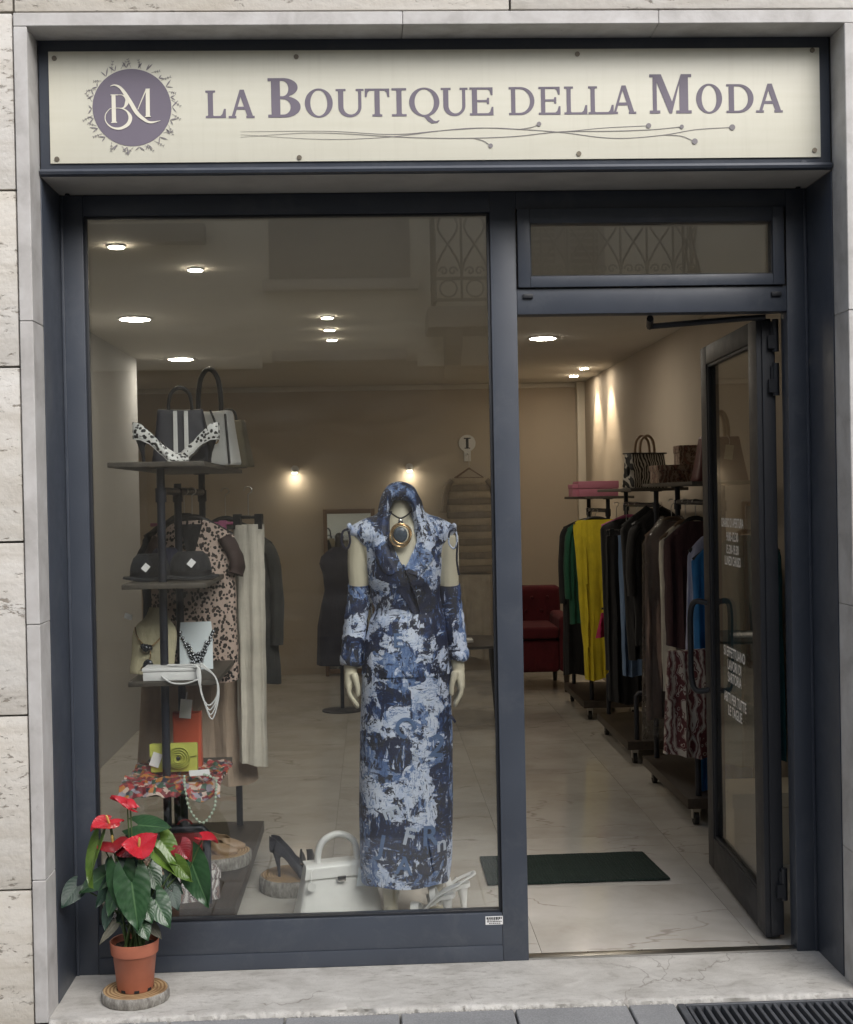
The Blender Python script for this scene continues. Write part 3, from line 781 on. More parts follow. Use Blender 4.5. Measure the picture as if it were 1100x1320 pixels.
letters = [('L', 265.5, 291.5, 116.5, 152), ('A', 295, 328.5, 115.5, 152), ('B', 346, 388, 100.5, 151.3), ('O', 393.5, 429.5, 114.5, 150.8), ('U', 433.5, 469.5, 114.5, 150.5), ('T', 471, 502.5, 114, 150), ('I', 505.5, 524.5, 113.5, 149.7), ('Q', 528, 567, 113.3, 149.5), ('U', 569, 603.5, 113, 149), ('E', 606, 636.5, 112.5, 148.5),
           ('D', 656.5, 689.5, 112, 148), ('E', 695, 723, 111.7, 147.6), ('L', 728, 757.5, 111.3, 147.3), ('L', 759, 791.5, 111, 147), ('A', 787.5, 820.5, 110, 146.6), ('M', 838, 892, 95.5, 146), ('O', 898, 931.5, 108.3, 145.6), ('D', 937, 972, 108.3, 145.2), ('A', 975, 1009.5, 107.6, 144.8)]
for i, (ch, xa, xb, ya, yb) in enumerate(letters):
    xm = (xa+xb)/2
    p0 = at(xa, yb, YF); p1 = at(xb, yb, YF); pt = at(xm, ya, YF); pb = at(xm, yb, YF)
    x0 = p0.x; w = p1.x-p0.x; h = pt.z-pb.z; zb = pb.z
    bold = .225 if ch in 'BM' and h > .1 else .185
    if i > 9 and i < 15: bold = .15
    loops = [[(x0+x*h, zb+z*h) for x, z in lp] for lp in glyph(ch, w/h, bold)]
    o = flat_mesh('letter', loops, M['plum'], sg, YF-.00012*(i % 2))
    if ch == 'Q':
        tl = [(.40, -.01), (.50, -.03), (.60, -.17), (.74, -.26), (.92, -.245), (1.0, -.16), (.97, -.15), (.88, -.185), (.80, -.16), (.70, -.06), (.62, .02)]
        flat_mesh('letter_tail', [[(x0+x*w, zb+z*h) for x, z in tl]], M['plum'], sg, YF-.0002)
def ribbon(name, pts, ws, mat, y, parent=sg):
    """flat stroke of varying width through 2-D points"""
    L_, R_ = [], []
    n = len(pts)
    for i in range(n):
        a = pts[max(0, i-1)]; b = pts[min(n-1, i+1)]
        dx, dz = b[0]-a[0], b[1]-a[1]; l_ = math.hypot(dx, dz) or 1
        nx, nz = -dz/l_, dx/l_; w = ws[i]/2
        L_.append((pts[i][0]+nx*w, pts[i][1]+nz*w)); R_.append((pts[i][0]-nx*w, pts[i][1]-nz*w))
    m = MB()
    rings = [[(l_[0], y, l_[1]), (r_[0], y, r_[1]), (r_[0], y-.0007, r_[1]), (l_[0], y-.0007, l_[1])] for l_, r_ in zip(L_, R_)]
    return m.loft(rings).build(name, mat, parent)
# roundel (zoom coords of the photograph: 100+u/7.857, 70+v/7.857)
def rz(u, v):
    p = at(100+u/7.857, 70+v/7.857, YF); return (p.x, p.z)
c0 = rz(552, 538); rr = (rz(950, 538)[0]-rz(152, 538)[0])/2
flat_mesh('roundel', [ell(c0[0], c0[1], rr, rr*.985, n=90)], M['plum'], sg)
def stroke(name, pts, ws, y, mat='cream_print', n=7):
    P2 = [rz(*p) for p in pts]
    P3 = cr([(a, 0, b) for a, b in P2], n); pp = [(q.x, q.z) for q in P3]
    k = len(pp)-1
    wv = [interp([(i/(len(ws)-1), w_) for i, w_ in enumerate(ws)], j/k) for j in range(k+1)]
    return ribbon(name, pp, [w_/7.857/403 for w_ in wv], M[mat], y)
YL = YF-.0012
stroke('monogram_stroke', [(365, 412), (371, 690)], [38, 40], YL, n=2)
stroke('monogram_stroke', [(335, 411), (410, 411)], [9, 9], YL-.0002, n=2)
stroke('monogram_stroke', [(342, 690), (402, 688)], [10, 10], YL-.0002, n=2)
stroke('monogram_stroke', [(385, 414), (450, 412), (495, 445), (498, 495), (470, 540), (430, 548)], [5, 6, 26, 34, 14, 5], YL-.0004)
stroke('monogram_stroke', [(345, 548), (435, 546), (500, 575), (536, 640), (510, 710), (430, 752), (345, 738), (288, 680), (285, 610), (325, 556), (345, 548)], [5, 6, 16, 36, 34, 24, 14, 9, 7, 6, 5], YL-.0006)
stroke('monogram_stroke', [(330, 325), (375, 312), (430, 335), (480, 395), (540, 490), (600, 590), (670, 655), (740, 690), (840, 672)], [3, 12, 24, 34, 38, 38, 30, 20, 3], YL-.0008)
stroke('monogram_stroke', [(612, 560), (655, 455), (700, 352)], [6, 9, 12], YL-.0010, n=3)
stroke('monogram_stroke', [(712, 355), (714, 630)], [38, 40], YL-.0012, n=2)
stroke('monogram_stroke', [(690, 354), (734, 352)], [8, 8], YL-.0014, n=2)
stroke('monogram_stroke', [(684, 632), (744, 630)], [9, 9], YL-.0014, n=2)
# wreath of sprigs round the roundel
rnd = random.Random(5)
for k in range(44):
    a = 2*PI*k/44+rnd.uniform(-.05, .05)
    R0 = rr*1.02; lean = rnd.choice((-1, 1))*rnd.uniform(.3, .9)
    ln = rnd.uniform(.016, .028); 
    bx, bz = c0[0]+R0*math.cos(a), c0[1]+R0*math.sin(a)
    dx, dz = math.cos(a+lean), math.sin(a+lean)
    if k % 2 == 0:
        pts = [(bx+dx*ln*q, bz+dz*ln*q) for q in (0, .3, .6, 1)]
        ribbon('sprig_leaf', pts, [.0005, .0036, .0042, .0003], M['plum_line'], YF-.0002-.00002*k)
        ax2 = lean+rnd.uniform(.5, .9); dx2, dz2 = math.cos(a-ax2*.6), math.sin(a-ax2*.6)
        ribbon('sprig_leaf', [(bx+dx2*ln*.8*q, bz+dz2*ln*.8*q) for q in (0, .3, .6, 1)], [.0004, .003, .0032, .0003], M['plum_line'], YF-.0002-.00002*k)
    else:
        pts = [(bx+dx*ln*1.2*q, bz+dz*ln*1.2*q+.001*math.sin(q*3)) for q in (0, .3, .6, 1)]
        m = ribbon('sprig_stem', pts, [.0008]*4, M['plum_line'], YF-.0002-.00002*k)
        for q in (.45, .75, 1.05):
            for sg_ in (-1, 1):
                px_, pz_ = bx+dx*ln*1.2*q, bz+dz*ln*1.2*q
                ddx, ddz = math.cos(a+lean+sg_*.9), math.sin(a+lean+sg_*.9)
                ribbon('sprig_leaf', [(px_+ddx*.0052*w_, pz_+ddz*.0052*w_) for w_ in (0, .5, 1)], [.0004, .0019, .0003], M['plum_line'], YF-.0003-.00002*k)
# flourish of thin lines and dots under the name
def sx(u, v): p = at(240+u*.7, 150+v*.7, YF); return (p.x, p.z)
def fl(pts, w0=.0014, w1=.0016, y=YF-.0002):
    P3 = cr([(a, 0, b) for a, b in (sx(*p) for p in pts)], 8); n = len(P3)
    ribbon('flourish_line', [(q.x, q.z) for q in P3], [.0003+(w1-.0003)*min(1, 4*i/n) for i in range(n)], M['plum_line'], y)
fl([(100, 28), (260, 27), (380, 33), (470, 26), (560, 21), (640, 25), (690, 28), (770, 21), (850, 17)])
fl([(100, 33), (250, 42), (370, 38), (470, 26), (540, 21), (620, 24), (690, 29), (760, 38), (810, 40), (880, 34), (940, 24), (1005, 20)], y=YF-.0005)
fl([(100, 38), (240, 30), (400, 38), (500, 40), (600, 37), (690, 28), (780, 27), (860, 24), (912, 19)], y=YF-.0008)
fl([(880, 34), (912, 36), (936, 46)], y=YF-.0011); fl([(530, 40), (548, 45), (561, 54)], y=YF-.0011); fl([(610, 24), (636, 20), (650, 14)], y=YF-.0011)
for u, v, r_ in ((650, 14, .0072), (852, 17, .0080), (913, 19, .0066), (1006, 20, .0092), (937, 46, .0092), (561, 54, .0070)):
    q = sx(u, v); flat_mesh('flourish_dot', [ell(q[0], q[1], r_, r_, n=20)], M['plum_line'], sg, YF-.0012)

# ================================================================== INTERIOR SHELL
fl_ = struct(MB().box(-3.2, 2.1, .052, 7.6, -.12, -.010).build('floor', M['grout']))
TS = .80; first = None
for i in range(7):
    for j in range(10):
        x0, y0 = -3.18+.745*i, .056+.745*j
        if x0 > 1.95: continue
        if first is None:
            first = MB().box(0, .7435, 0, .7435, -.0098, 0).build('floor_tile', M['tile'], fl_, local=True); o = first
        else:
            o = first.copy(); COL.objects.link(o)
        o.location = (x0, y0, 0)
struct(MB().box(-3.2, 2.1, .1205, 7.6, Z_CEIL, Z_CEIL+.1).build('ceiling', M['ceil']))
struct(MB().box(-3.2, 2.1, Y_BACK, Y_BACK+.12, 0.0005, Z_CEIL-.0005).build('back_wall', M['wall']))
struct(MB().box(X_RW, X_RW+.1, .1205, Y_BACK-.0005, 0.0005, Z_CEIL-.0005).build('right_wall', M['wall']))
struct(MB().box(X_LW-.12, X_LW, .1205, 4.9, 0.0005, Z_CEIL-.0005).build('left_wall', M['white_wall']))
struct(MB().box(-3.2, -3.1, 4.6, Y_BACK-.0005, 0.0005, Z_CEIL-.0005).build('alcove_wall', M['wall']))
struct(MB().box(-3.0995, X_LW-.1205, 4.6, 4.72, 0.0005, Z_CEIL-.0005).build('alcove_front_wall', M['wall']))
MB().box(X_RW-.07, X_RW-.0005, Y_BACK-.10, Y_BACK-.0005, .0005, Z_CEIL-.001).build('corner_strip', M['strip'], bpy.data.objects['right_wall'], bevel=.004)
# coving line on the back wall
MB().box(-3.09, X_RW-.071, Y_BACK-.03, Y_BACK-.0005, Z_CEIL-.045, Z_CEIL-.001).build('cornice_strip', M['ceil'], bpy.data.objects['back_wall'], bevel=.006)

# lamps in the ceiling
def downlight(px, py, r, label, spot=False):
    p = onz(px, py, Z_CEIL)
    t = thing('ceiling_spotlight' if spot else 'ceiling_light', label, 'ceiling light', (p.x, p.y, Z_CEIL), group='small ceiling spotlights' if spot else 'round ceiling downlights')
    MB().lathe([(r*1.16, Z_CEIL-.0005), (r*1.14, Z_CEIL-.006), (r*1.0, Z_CEIL-.008), (r*1.0, Z_CEIL-.002)], 28, (p.x, p.y, 0)).build('trim_ring', M['paper'], t, smooth=40)
    MB().lathe([(r*.99, Z_CEIL-.0095), (r*.9, Z_CEIL-.0105), (.001, Z_CEIL-.011)], 28, (p.x, p.y, 0)).build('lens', M['spot_lamp' if spot else 'lamp'], t)
    return p
downlight(174, 410, .080, 'large round downlight in the ceiling, nearer of the two above the bag shelf')
downlight(233, 462, .084, 'round downlight in the ceiling just above the tall handle of the white handbag')
downlight(700, 435, .082, 'round downlight in the ceiling seen through the open doorway')
downlight(150, 316, .030, 'small ceiling spotlight in the top corner of the display window', True)
downlight(252, 346, .030, 'small ceiling spotlight above and before the large downlight', True)
downlight(422, 408, .030, 'small ceiling spotlight, nearest of the row of three above the mannequin', True)
downlight(425, 424, .030, 'small ceiling spotlight, middle of the row of three above the mannequin', True)
downlight(428, 437, .030, 'small ceiling spotlight, farthest of the row of three above the mannequin', True)
for px, py, lb in ((740, 483.5, 'small ceiling spotlight nearer the pale wall corner strip'), (753, 474, 'small ceiling spotlight washing the side wall beside the corner strip')):
    p = downlight(px, py, .036, lb, True)
    L = bpy.data.lights.new('spot_beam', 'SPOT'); L.energy = 20; L.spot_size = math.radians(70); L.spot_blend = .7; L.color = (1, .82, .58); L.shadow_soft_size = .03
    lo = bpy.data.objects.new('spot_beam', L); COL.objects.link(lo); lo.location = (p.x, p.y, Z_CEIL-.03)
    lo.rotation_euler = Vector((-.45, .10, 1)).to_track_quat('Z', 'Y').to_euler()
# wall sconces
def sconce(x, y, z, nrm, label):
    t = thing('wall_spotlight', label, 'wall light', (x, y, z), group='small wall spotlights')
    n = Vector(nrm)
    MB().disc((x, y, z), n, .035, .02, 16).build('wall_plate', M['paper'], t, smooth=40)
    c = Vector((x, y, z))+n*.02; e = c+n*.05+Vector((0, 0, -.012))
    MB().tube([c, e], .009, 8).build('arm', M['paper'], t, smooth=40)
    MB().tube([e+Vector((0, 0, .025)), e+Vector((0, 0, -.02))], [.016, .022], 14).build('shade', M['paper'], t, smooth=40)
    MB().tube([e+Vector((0, 0, -.0205)), e+Vector((0, 0, -.0245))], [.019, .018], 14).build('lens', M['spot_lamp'], t)
    L = bpy.data.lights.new('sconce_beam', 'SPOT'); L.energy = .55; L.spot_size = math.radians(105); L.spot_blend = .8; L.color = (1, .84, .60); L.shadow_soft_size = .02
    lo = bpy.data.objects.new('sconce_beam', L); COL.objects.link(lo); lo.location = e+Vector((0, 0, -.03))
    lo.rotation_euler = (Vector((0, 0, 1))+n*.25).to_track_quat('Z', 'Y').to_euler()
sconce(-.677, Y_BACK-.001, 1.82, (0, -1, 0), 'small lit wall spotlight on the back wall, one above the mirror side')
sconce(.336, Y_BACK-.001, 1.82, (0, -1, 0), 'small lit wall spotlight on the back wall just above the mannequin hood')

# ================================================================== THE STREET OPPOSITE (seen in the glass)
YO = -8.0
ob = thing('opposite_building', 'ochre plastered building across the street mirrored in the shop glass', 'building', (0, YO, 0))
MB().box(-12, 12, YO-5, YO, 2.84, 5.5).build('wall', M['plaster'], ob)  # height kept low so the frontal sun reaches the shop window
MB().box(-12, 12, YO-5, YO-.004, .70, 2.8395).build('ground_floor_wall', M['shaded_ground_plaster'], ob)
MB().box(-12, -1.0, YO-.0035, YO+.05, 2.78, 2.90).box(.45, 12, YO-.0035, YO+.05, 2.78, 2.90).build('string_course', M['plaster'], ob, bevel=.01)
MB().box(-3.4, -2.1, YO-.0035, YO+.03, .0, 2.3).build('street_door', M['shutter'], ob)
MB().box(-12, 12, YO-5, YO+.012, .26, .6995).build('lower_wall', M['lower_wall'], ob)
MB().box(-12, 12, YO-5, YO+.05, -.029, .2595).build('plinth', M['plinth'], ob)
MB().box(-12, 12, YO+.001, YO+.25, 5.3, 5.5).build('eaves', M['shutter'], ob)
for x0, x1, z in ((-.98, .47, 3.50), (-.90, .35, 2.84)):
    MB().box(x0, x1, YO+.001, YO+.13, z, z+.10).build('window_ledge', M['soffit'], ob, bevel=.01)
MB().box(-2.70, -1.50, YO+.001, YO+.18, 3.95, 4.12).build('shutter_box', M['shutter'], ob, bevel=.01)
MB().box(-.92, .40, YO+.001, YO+.02, 3.605, 5.0).build('window_recess', M['shutter'], ob)
bx0, bx1, by = .60, 2.98, YO+.66
MB().box(bx0-.07, bx1+.07, YO+.001, by+.05, 3.06, 3.25).build('balcony_slab', M['lower_wall'], ob, bevel=.015)
for x in (bx0+.10, bx1-.24):
    MB().prism([(YO+.002, 3.059), (YO+.55, 3.059), (YO+.44, 2.93), (YO+.14, 2.78), (YO+.002, 2.45)], 'x', x, x+.15).build('balcony_bracket', M['lower_wall'], ob)
m = MB()
for z in (3.31, 3.50, 4.30):
    m.box(bx0, bx1, by-.014, by+.014, z-.013, z+.013)
    for x in (bx0, bx1): m.box(x-.014, x+.014, YO+.01, by-.0145, z-.013, z+.013)
m.build('railing_rail', M['iron'], ob)
def motif(w):
    m = MB(); h0, h1 = .0, .79
    pts1 = [(-w/2, 0, h0), (-w*.42, 0, .12), (0, 0, .30), (w*.34, 0, .42), (w*.34, 0, .50), (0, 0, .64), (-w*.42, 0, .72), (-w/2, 0, h1)]
    m.tube(cr(pts1, 3), .0115, 5); m.tube(cr([(-x, y+.002, z) for x, y, z in pts1], 3), .0115, 5)
    m.tube([(-w/2, 0, -.19), (-w/2, 0, h1)], .013, 5)
    for s_ in (-1, 1):
        m.tube(cr([(s_*(.02+.044*(1-q/9)*math.cos(q*.95)+.022), 0, .06+.044*(1-q/9)*math.sin(q*.95)) for q in range(9)], 2), .009, 5)
    m.tube(cr([(w*.32*math.cos(a), 0, -.095+.075*math.sin(a)) for a in [2*PI*k/10 for k in range(11)]], 2), .009, 5)
    return m
nb = 10; w = (bx1-bx0)/nb
b0 = motif(w).build('railing_motif', M['iron'], ob, local=True)
b0.location = (bx0+w/2, by-YO, 3.505)
for k in range(1, nb):
    c = b0.copy(); COL.objects.link(c); c.location = (bx0+w*(k+.5), by-YO, 3.505)
for x in (bx0, bx1):
    for k in range(2):
        c = b0.copy(); COL.objects.link(c); c.location = (x, .17+.30*k, 3.505); c.rotation_euler = (0, 0, PI/2)
MB().box(1.42, 2.24, YO+.001, YO+.02, 3.26, 5.2).build('balcony_door', M['lower_wall'], ob)
for x0 in (1.45, 1.86):
    sh = MB().box(x0, x0+.05, YO+.021, YO+.06, 3.27, 5.18).box(x0+.31, x0+.36, YO+.021, YO+.06, 3.27, 5.18).build('shutter', M['shutter'], ob)
    for k in range(30):
        z = 3.32+.062*k
        if k == 0: s0 = MB().obox((x0+.18, YO+.04, z), (.258, .05, .014), Matrix.Rotation(.6, 3, 'X')).build('slat', M['shutter'], sh)
        else:
            c = s0.copy(); COL.objects.link(c); c.location = (0, 0, .062*k)

# ================================================================== OPEN DOOR LEAF
XD = 1.364                       # face of the leaf turned to the room's left
dr = thing('glass_door', 'dark framed glass shop door standing wide open into the shop', 'door', (XD, .13, 0))
DY0, DY1, DZ0, DZ1 = .115, 1.034, .012, 2.140
def dbar(y0, y1, z0, z1, nm='door_frame', mat='dark_metal', x0=XD, x1=XD+.052, bev=.004, par=None):
    return MB().box(x0, x1, y0, y1, z0, z1).build(nm, M[mat], par or dr, bevel=bev)
dbar(DY0, .232, DZ0, DZ1); dbar(.93, DY1, DZ0, DZ1); dbar(.2322, .9298, DZ0, .142); dbar(.2322, .9298, 2.065, DZ1)
for a in ((.232, .243, .142, 2.065), (.919, .930, .142, 2.065)): dbar(*a, nm='glazing_bead', x0=XD+.006, x1=XD+.018, bev=.001)
for a in ((.2432, .9188, .142, .153), (.2432, .9188, 2.054, 2.065)): dbar(*a, nm='glazing_bead', x0=XD+.006, x1=XD+.018, bev=.001)
dbar(.2322, .9298, .1425, 2.0645, 'door_pane', 'door_glass', XD+.020, XD+.027, 0)
dbar(DY0+.004, DY0+.006, .2, 2.0, 'edge_seal', 'rubber', XD+.02, XD+.032, 0)
# profile step along the hinge stile
dbar(DY0-.010, DY0-.0005, DZ0+.01, DZ1-.01, 'hinge_rebate', 'dark_metal', XD+.018, XD+.062, .002)
for z in (.20, 1.93, 2.08):
    MB().tube([(XD+.062, DY0-.018, z-.055), (XD+.062, DY0-.018, z+.055)], .011, 10).box(XD+.045, XD+.0625, DY0-.022, DY0+.03, z-.045, z+.045).box(XD+.0625, 1.3990, DY0-.030, DY0-.012, z-.045, z+.0).build('hinge', M['dark_metal'], dr, smooth=40)
# closer arm between header and leaf
a0 = at(905, 408, .62); a0 = onx(905, 408, 1.20)
MB().tube([(1.395, .10, 2.143), (1.33, .12, 2.143), (1.02, .23, 2.135)], .010, 8).tube([(1.02, .23, 2.135), (1.0, .10, 2.146)], .012, 8).build('closer_arm', M['dark_metal'], dr, smooth=40)
# pull handle at the free edge: a bent bar standing off the leaf
hz0, hz1 = .735, 1.10
hp = [(XD+.004, .985, hz1-.005), (XD-.045, 1.0, hz1), (XD-.062, 1.015, hz1-.05), (XD-.062, 1.02, (hz0+hz1)/2), (XD-.062, 1.015, hz0+.05), (XD-.045, 1.0, hz0), (XD+.004, .985, hz0+.005)]
MB().tube(cr(hp, 5), .012, 10).build('pull_handle', M['dark_metal'], dr, smooth=60)
# white lettering on the pane
def door_text(body, yc, zc, width, height):
    cu = bpy.data.curves.new('t', 'FONT'); cu.body = body; cu.align_x = 'CENTER'; cu.align_y = 'CENTER'; cu.size = 1; cu.offset = .020
    tmp = bpy.data.objects.new('tmp', cu); COL.objects.link(tmp); bpy.context.view_layer.update()
    me = bpy.data.meshes.new_from_object(tmp.evaluated_get(bpy.context.evaluated_depsgraph_get()))
    bpy.data.objects.remove(tmp)
    xs = [v.co.x for v in me.vertices]; ys = [v.co.y for v in me.vertices]
    cx, cy = (min(xs)+max(xs))/2, (min(ys)+max(ys))/2; kx = width/(max(xs)-min(xs)); ky = height/(max(ys)-min(ys))
    for v in me.vertices:
        u, w_ = (v.co.x-cx)*kx, (v.co.y-cy)*ky
        v.co = (XD+.0190, yc-u, zc+w_)
    me.transform(MW[dr.name].inverted()); me.materials.clear(); me.materials.append(M['white_print']); me.name = 'lettering'
    return link('lettering', me, dr)
for body, zc, wd, hh in (('ORARIO DI APERTURA', 1.430, .36, .036), ('9.00-12.30', 1.377, .19, .036), ('15.30-19.30', 1.328, .20, .036), ('LUNEDI CHIUSO', 1.284, .26, .036),
                         ('SI EFFETTUANO', .930, .345, .040), ('LAVORI DI', .880, .22, .040), ('SARTORIA', .832, .22, .040), ('ABITI PER TUTTE', .750, .36, .040), ('LE TAGLIE', .702, .225, .040)):
    door_text(body, .60, zc, wd, hh)

dr.location.x = 1.326; dr.rotation_euler.z = math.radians(-2.4)

# ================================================================== MAT
dm = tag(MB().grid(60, 20, lambda u, v: (.43+(.70*u)+.03*(1-v)*u, .845+.40*v+.006*noise.noise(Vector((u*5, v*3, 0))), .008+.004*max(0, noise.noise(Vector((u*4, v*4, 3)))))).build('door_mat', M['mat'], None, smooth=50, solid=.007), 'dark green ribbed doormat on the marble floor inside the door', 'doormat')

# ================================================================== RACKS
def rack(cx, y0, y1, ztop, label, hw=.165, shelves=(), base=True, mid=True, bx=(-.2, .2)):
    t = thing('clothing_rack', label, 'clothes rack', (cx, (y0+y1)/2, 0), group='black pipe clothes racks on castors')
    zb0, zb1 = .085, .135
    pr = .0145
    MB().box(cx+bx[0], cx+bx[1], y0-.06, y1+.06, zb0, zb1).build('base_board', M['wood'], t, bevel=.004)
    for y in ((y0, y0+.40, y1) if mid else (y0, y1)):
        mid_ = (y == y0+.40 and mid)
        zt = ztop-.013 if not mid_ else ztop-.07
        MB().tube([(cx, y, .40), (cx, y, zt)], pr, 12).build('upright', M['black_pipe'], t, smooth=40)
        MB().lathe([(pr*1.35, 0), (pr*1.35, .05)], 12, (cx, y, ztop-.14)).build('pipe_collar', M['black_pipe'], t, smooth=40)
        if not mid_:
            MB().lathe([(.034, ztop-.0225), (.034, ztop-.0185)], 14, (cx, y, 0)).build('shelf_flange', M['black_pipe'], t)
            q = [(cx-.135, y, zb1), (cx-.135, y, .385), (cx-.12, y, .40), (cx+.12, y, .40), (cx+.135, y, .385), (cx+.135, y, zb1)]
            MB().tube(q, pr, 10).build('foot_pipe', M['black_pipe'], t, smooth=50)
        else:
            MB().tube([(cx, y, zb1), (cx, y, .42)], pr, 10).build('foot_pipe', M['black_pipe'], t, smooth=50)
    MB().tube([(cx, y0, ztop-.10), (cx, y1, ztop-.10)], pr*.95, 10).build('hanging_rail', M['black_pipe'], t, smooth=40)
    MB().box(cx-hw, cx+hw, y0-.10, y1+.12, ztop-.018, ztop).build('top_shelf', M['board'], t, bevel=.003)
    for z, xa, xb, ya, yb in shelves:
        MB().box(xa, xb, ya, yb, z-.018, z).build('display_shelf', M['board'], t, bevel=.003)
    for x in (cx+bx[0]+.05, cx+bx[1]-.05):
        for y in (y0, y1):
            c = MB().box(x-.018, x+.018, y-.02, y+.02, .062, .0845).box(x-.017, x-.012, y-.015, y+.015, .03, .062).box(x+.012, x+.017, y-.015, y+.015, .03, .062).build('castor', M['steel'], t)
            MB().tube([(x-.011, y, .033), (x+.011, y, .033)], .0325, 14).build('wheel', M['rubber'], c, smooth=40)
    return t
LCX = -.740
rack(LCX, .30, 1.42, 1.690, 'black pipe clothes rack with small display shelves inside the left window', shelves=(
    (1.270, -.865, -.575, .20, .74), (.935, -.850, -.545, .20, .76), (.560, -.880, -.560, .18, .76)), bx=(-.24, .235))
rack(1.63, 1.72, 2.62, 1.600, 'black pipe clothes rack along the right wall nearest the open door', mid=False)
rack(1.63, 3.15, 4.05, 1.580, 'black pipe clothes rack along the right wall carrying the zebra handbag', mid=False)
rack(1.62, 4.65, 5.45, 1.535, 'black pipe clothes rack along the right wall carrying the pink box', mid=False)

# ================================================================== GARMENTS
def garment(name, label, cat, cx, y, ztop, zbot, shw, hemw, mat, neck=.05, waist=None, th=.035, folds=5, amp=.017, slope=.07, hanger='hanger_black', rail_z=None, sleeves=None, smat=None, rot=0., clip=False, seed=0, group=None):
    t = thing(name, label, cat, (cx, y, ztop), rot, group)
    n = 56; rings = []
    H = ztop-zbot
    zs = [0, .02, .045, .07, .10, .15, .2, .3, .4, .5, .6, .7, .8, .9, .97, 1.0]
    rng = random.Random(seed); ph = [rng.uniform(0, 6.28) for _ in range(4)]
    for q in zs:
        d = q*H
        if clip: hwid = shw+(hemw-shw)*q
        else:
            if d < slope: hwid = neck+(shw-neck)*(d/slope)**.75
            else:
                k = (d-slope)/(H-slope)
                hwid = shw+(hemw-shw)*k if waist is None else (shw+(waist-shw)*min(1, k/.4) if k < .4 else waist+(hemw-waist)*(k-.4)/.6)
        a = amp*min(1, q*1.6+.12); b = th*(.35+.65*min(1, q*4)) if not clip else th*(.5+.5*q)
        ring = []
        for j in range(n):
            an = 2*PI*j/n; c_, s_ = math.cos(an), math.sin(an)
            x = hwid*math.copysign(abs(c_)**.75, c_)
            fo = a*(math.sin(folds*x/max(.05, hemw)*2.6+ph[0]+q*1.2)+.6*math.sin(folds*1.9*x/max(.05, hemw)*2.1+ph[1]-q*1.7))
            yy = b*math.copysign(abs(s_)**.8, s_) + fo*(1 if s_ < 0 else .6)*abs(s_)**.4
            zz = -d + (.012*math.sin(x*23+ph[2]) if q > .95 else 0) + .01*noise.noise(Vector((x*6, q*5+seed, s_)))
            ring.append((x+.006*noise.noise(Vector((q*7, s_*2, seed))), yy, zz))
        rings.append(ring)
    MB().loft(rings).build('cloth', M[mat], t, smooth=60, local=True)
    if sleeves:
        sl_, sw_ = sleeves
        for s_ in (-1, 1):
            path = [(s_*(shw-.035), 0, -slope-.005), (s_*(shw-.005), -.004, -slope-.06), (s_*(shw+.012), -.012, -slope-.03-sl_*.5), (s_*(shw+.006), -.02, -slope-sl_)]
            MB().tube(cr(path, 4), [sw_*(1.0-.12*i/12+.05*math.sin(i*1.9+seed)) for i in range(13)], 14, flat=.5).build('sleeve', M[smat or mat], t, smooth=60, local=True)
    if hanger:
        hz = -.012
        m = MB()
        if clip:
            m.tube([(-shw*.98, 0, .03), (shw*.98, 0, .03)], .007, 8)
            for s_ in (-1, 1): m.obox((s_*shw*.72, -.004, .012), (.03, .022, .06), Matrix.Identity(3))
            hk = .03
        else:
            m.tube(cr([(-shw*.95, 0, -slope-.002+.004), (-shw*.5, 0, -slope*.45+.01), (-.03, 0, .012), (.03, 0, .012), (shw*.5, 0, -slope*.45+.01), (shw*.95, 0, -slope+.002)], 4), .009, 8, flat=1.2)
            hk = .015
        h = m.build('hanger', M[hanger], t, smooth=50, local=True)
        rz_ = (rail_z if rail_z is not None else ztop+.10)-ztop
        top = rz_+.014
        hook = [(0, 0, hk), (0, 0, top-.035), (0, -.002, top-.03)] + [(.017*math.sin(a)*1.0, 0, top-.012+.014*-math.cos(a)) for a in [PI*.1+k*PI*1.45/8 for k in range(9)]]
        MB().tube(hook, .0022, 6).build('hook', M['steel'], h, smooth=60, local=True)
    return t
LR = 1.59                                        # rail of the left rack
garment('hanging_blouse', 'leopard print wrap blouse with dark short sleeves hanging behind the necklace shelf', 'blouse', -.700, .80, 1.475, .86, .160, .168, 'leopard', neck=.055, th=.05, folds=4, amp=.009, slope=.06, rail_z=LR, seed=3, sleeves=(.15, .060), smat='brown_suede')
bl_ = [o for o in COL.objects if o.name == 'hanging_blouse'][0]
MB().grid(8, 8, lambda u, v: ((u-.5)*.085*(1-v)**.8, -.030-.024*min(1, v*2.5)-.004, -.012-.15*v)).build('inner_neck', M['black_cloth'], bl_, smooth=50, solid=.003, local=True)
garment('hanging_skirt', 'wide beige skirt with side pocket flaps hanging below the leopard blouse', 'skirt', -.725, .98, 1.43, .42, .17, .245, 'beige_cloth', th=.05, folds=5, amp=.012, hanger='hanger_pink', rail_z=LR, clip=True, seed=9)
garment('hanging_trousers', 'cream white trousers hanging next to the beige skirt', 'trousers', -.492, .90, 1.455, .50, .062, .058, 'cream_cloth', th=.04, folds=3, amp=.006, hanger='hanger_black', rail_z=LR, clip=True, seed=4, rot=-.25)
garment('hanging_coat', 'dark grey coat hanging at the far end of the left rack', 'coat', -.62, 1.24, 1.46, .78, .20, .22, 'coat_cloth', neck=.06, th=.06, folds=3, amp=.012, slope=.10, rail_z=LR, seed=5, sleeves=(.42, .058))
garment('hanging_shirt', 'black shirt hanging behind the leopard blouse', 'shirt', -.74, .87, 1.48, .95, .165, .17, 'black_cloth', neck=.06, th=.03, rail_z=LR, seed=6, sleeves=(.13, .05))
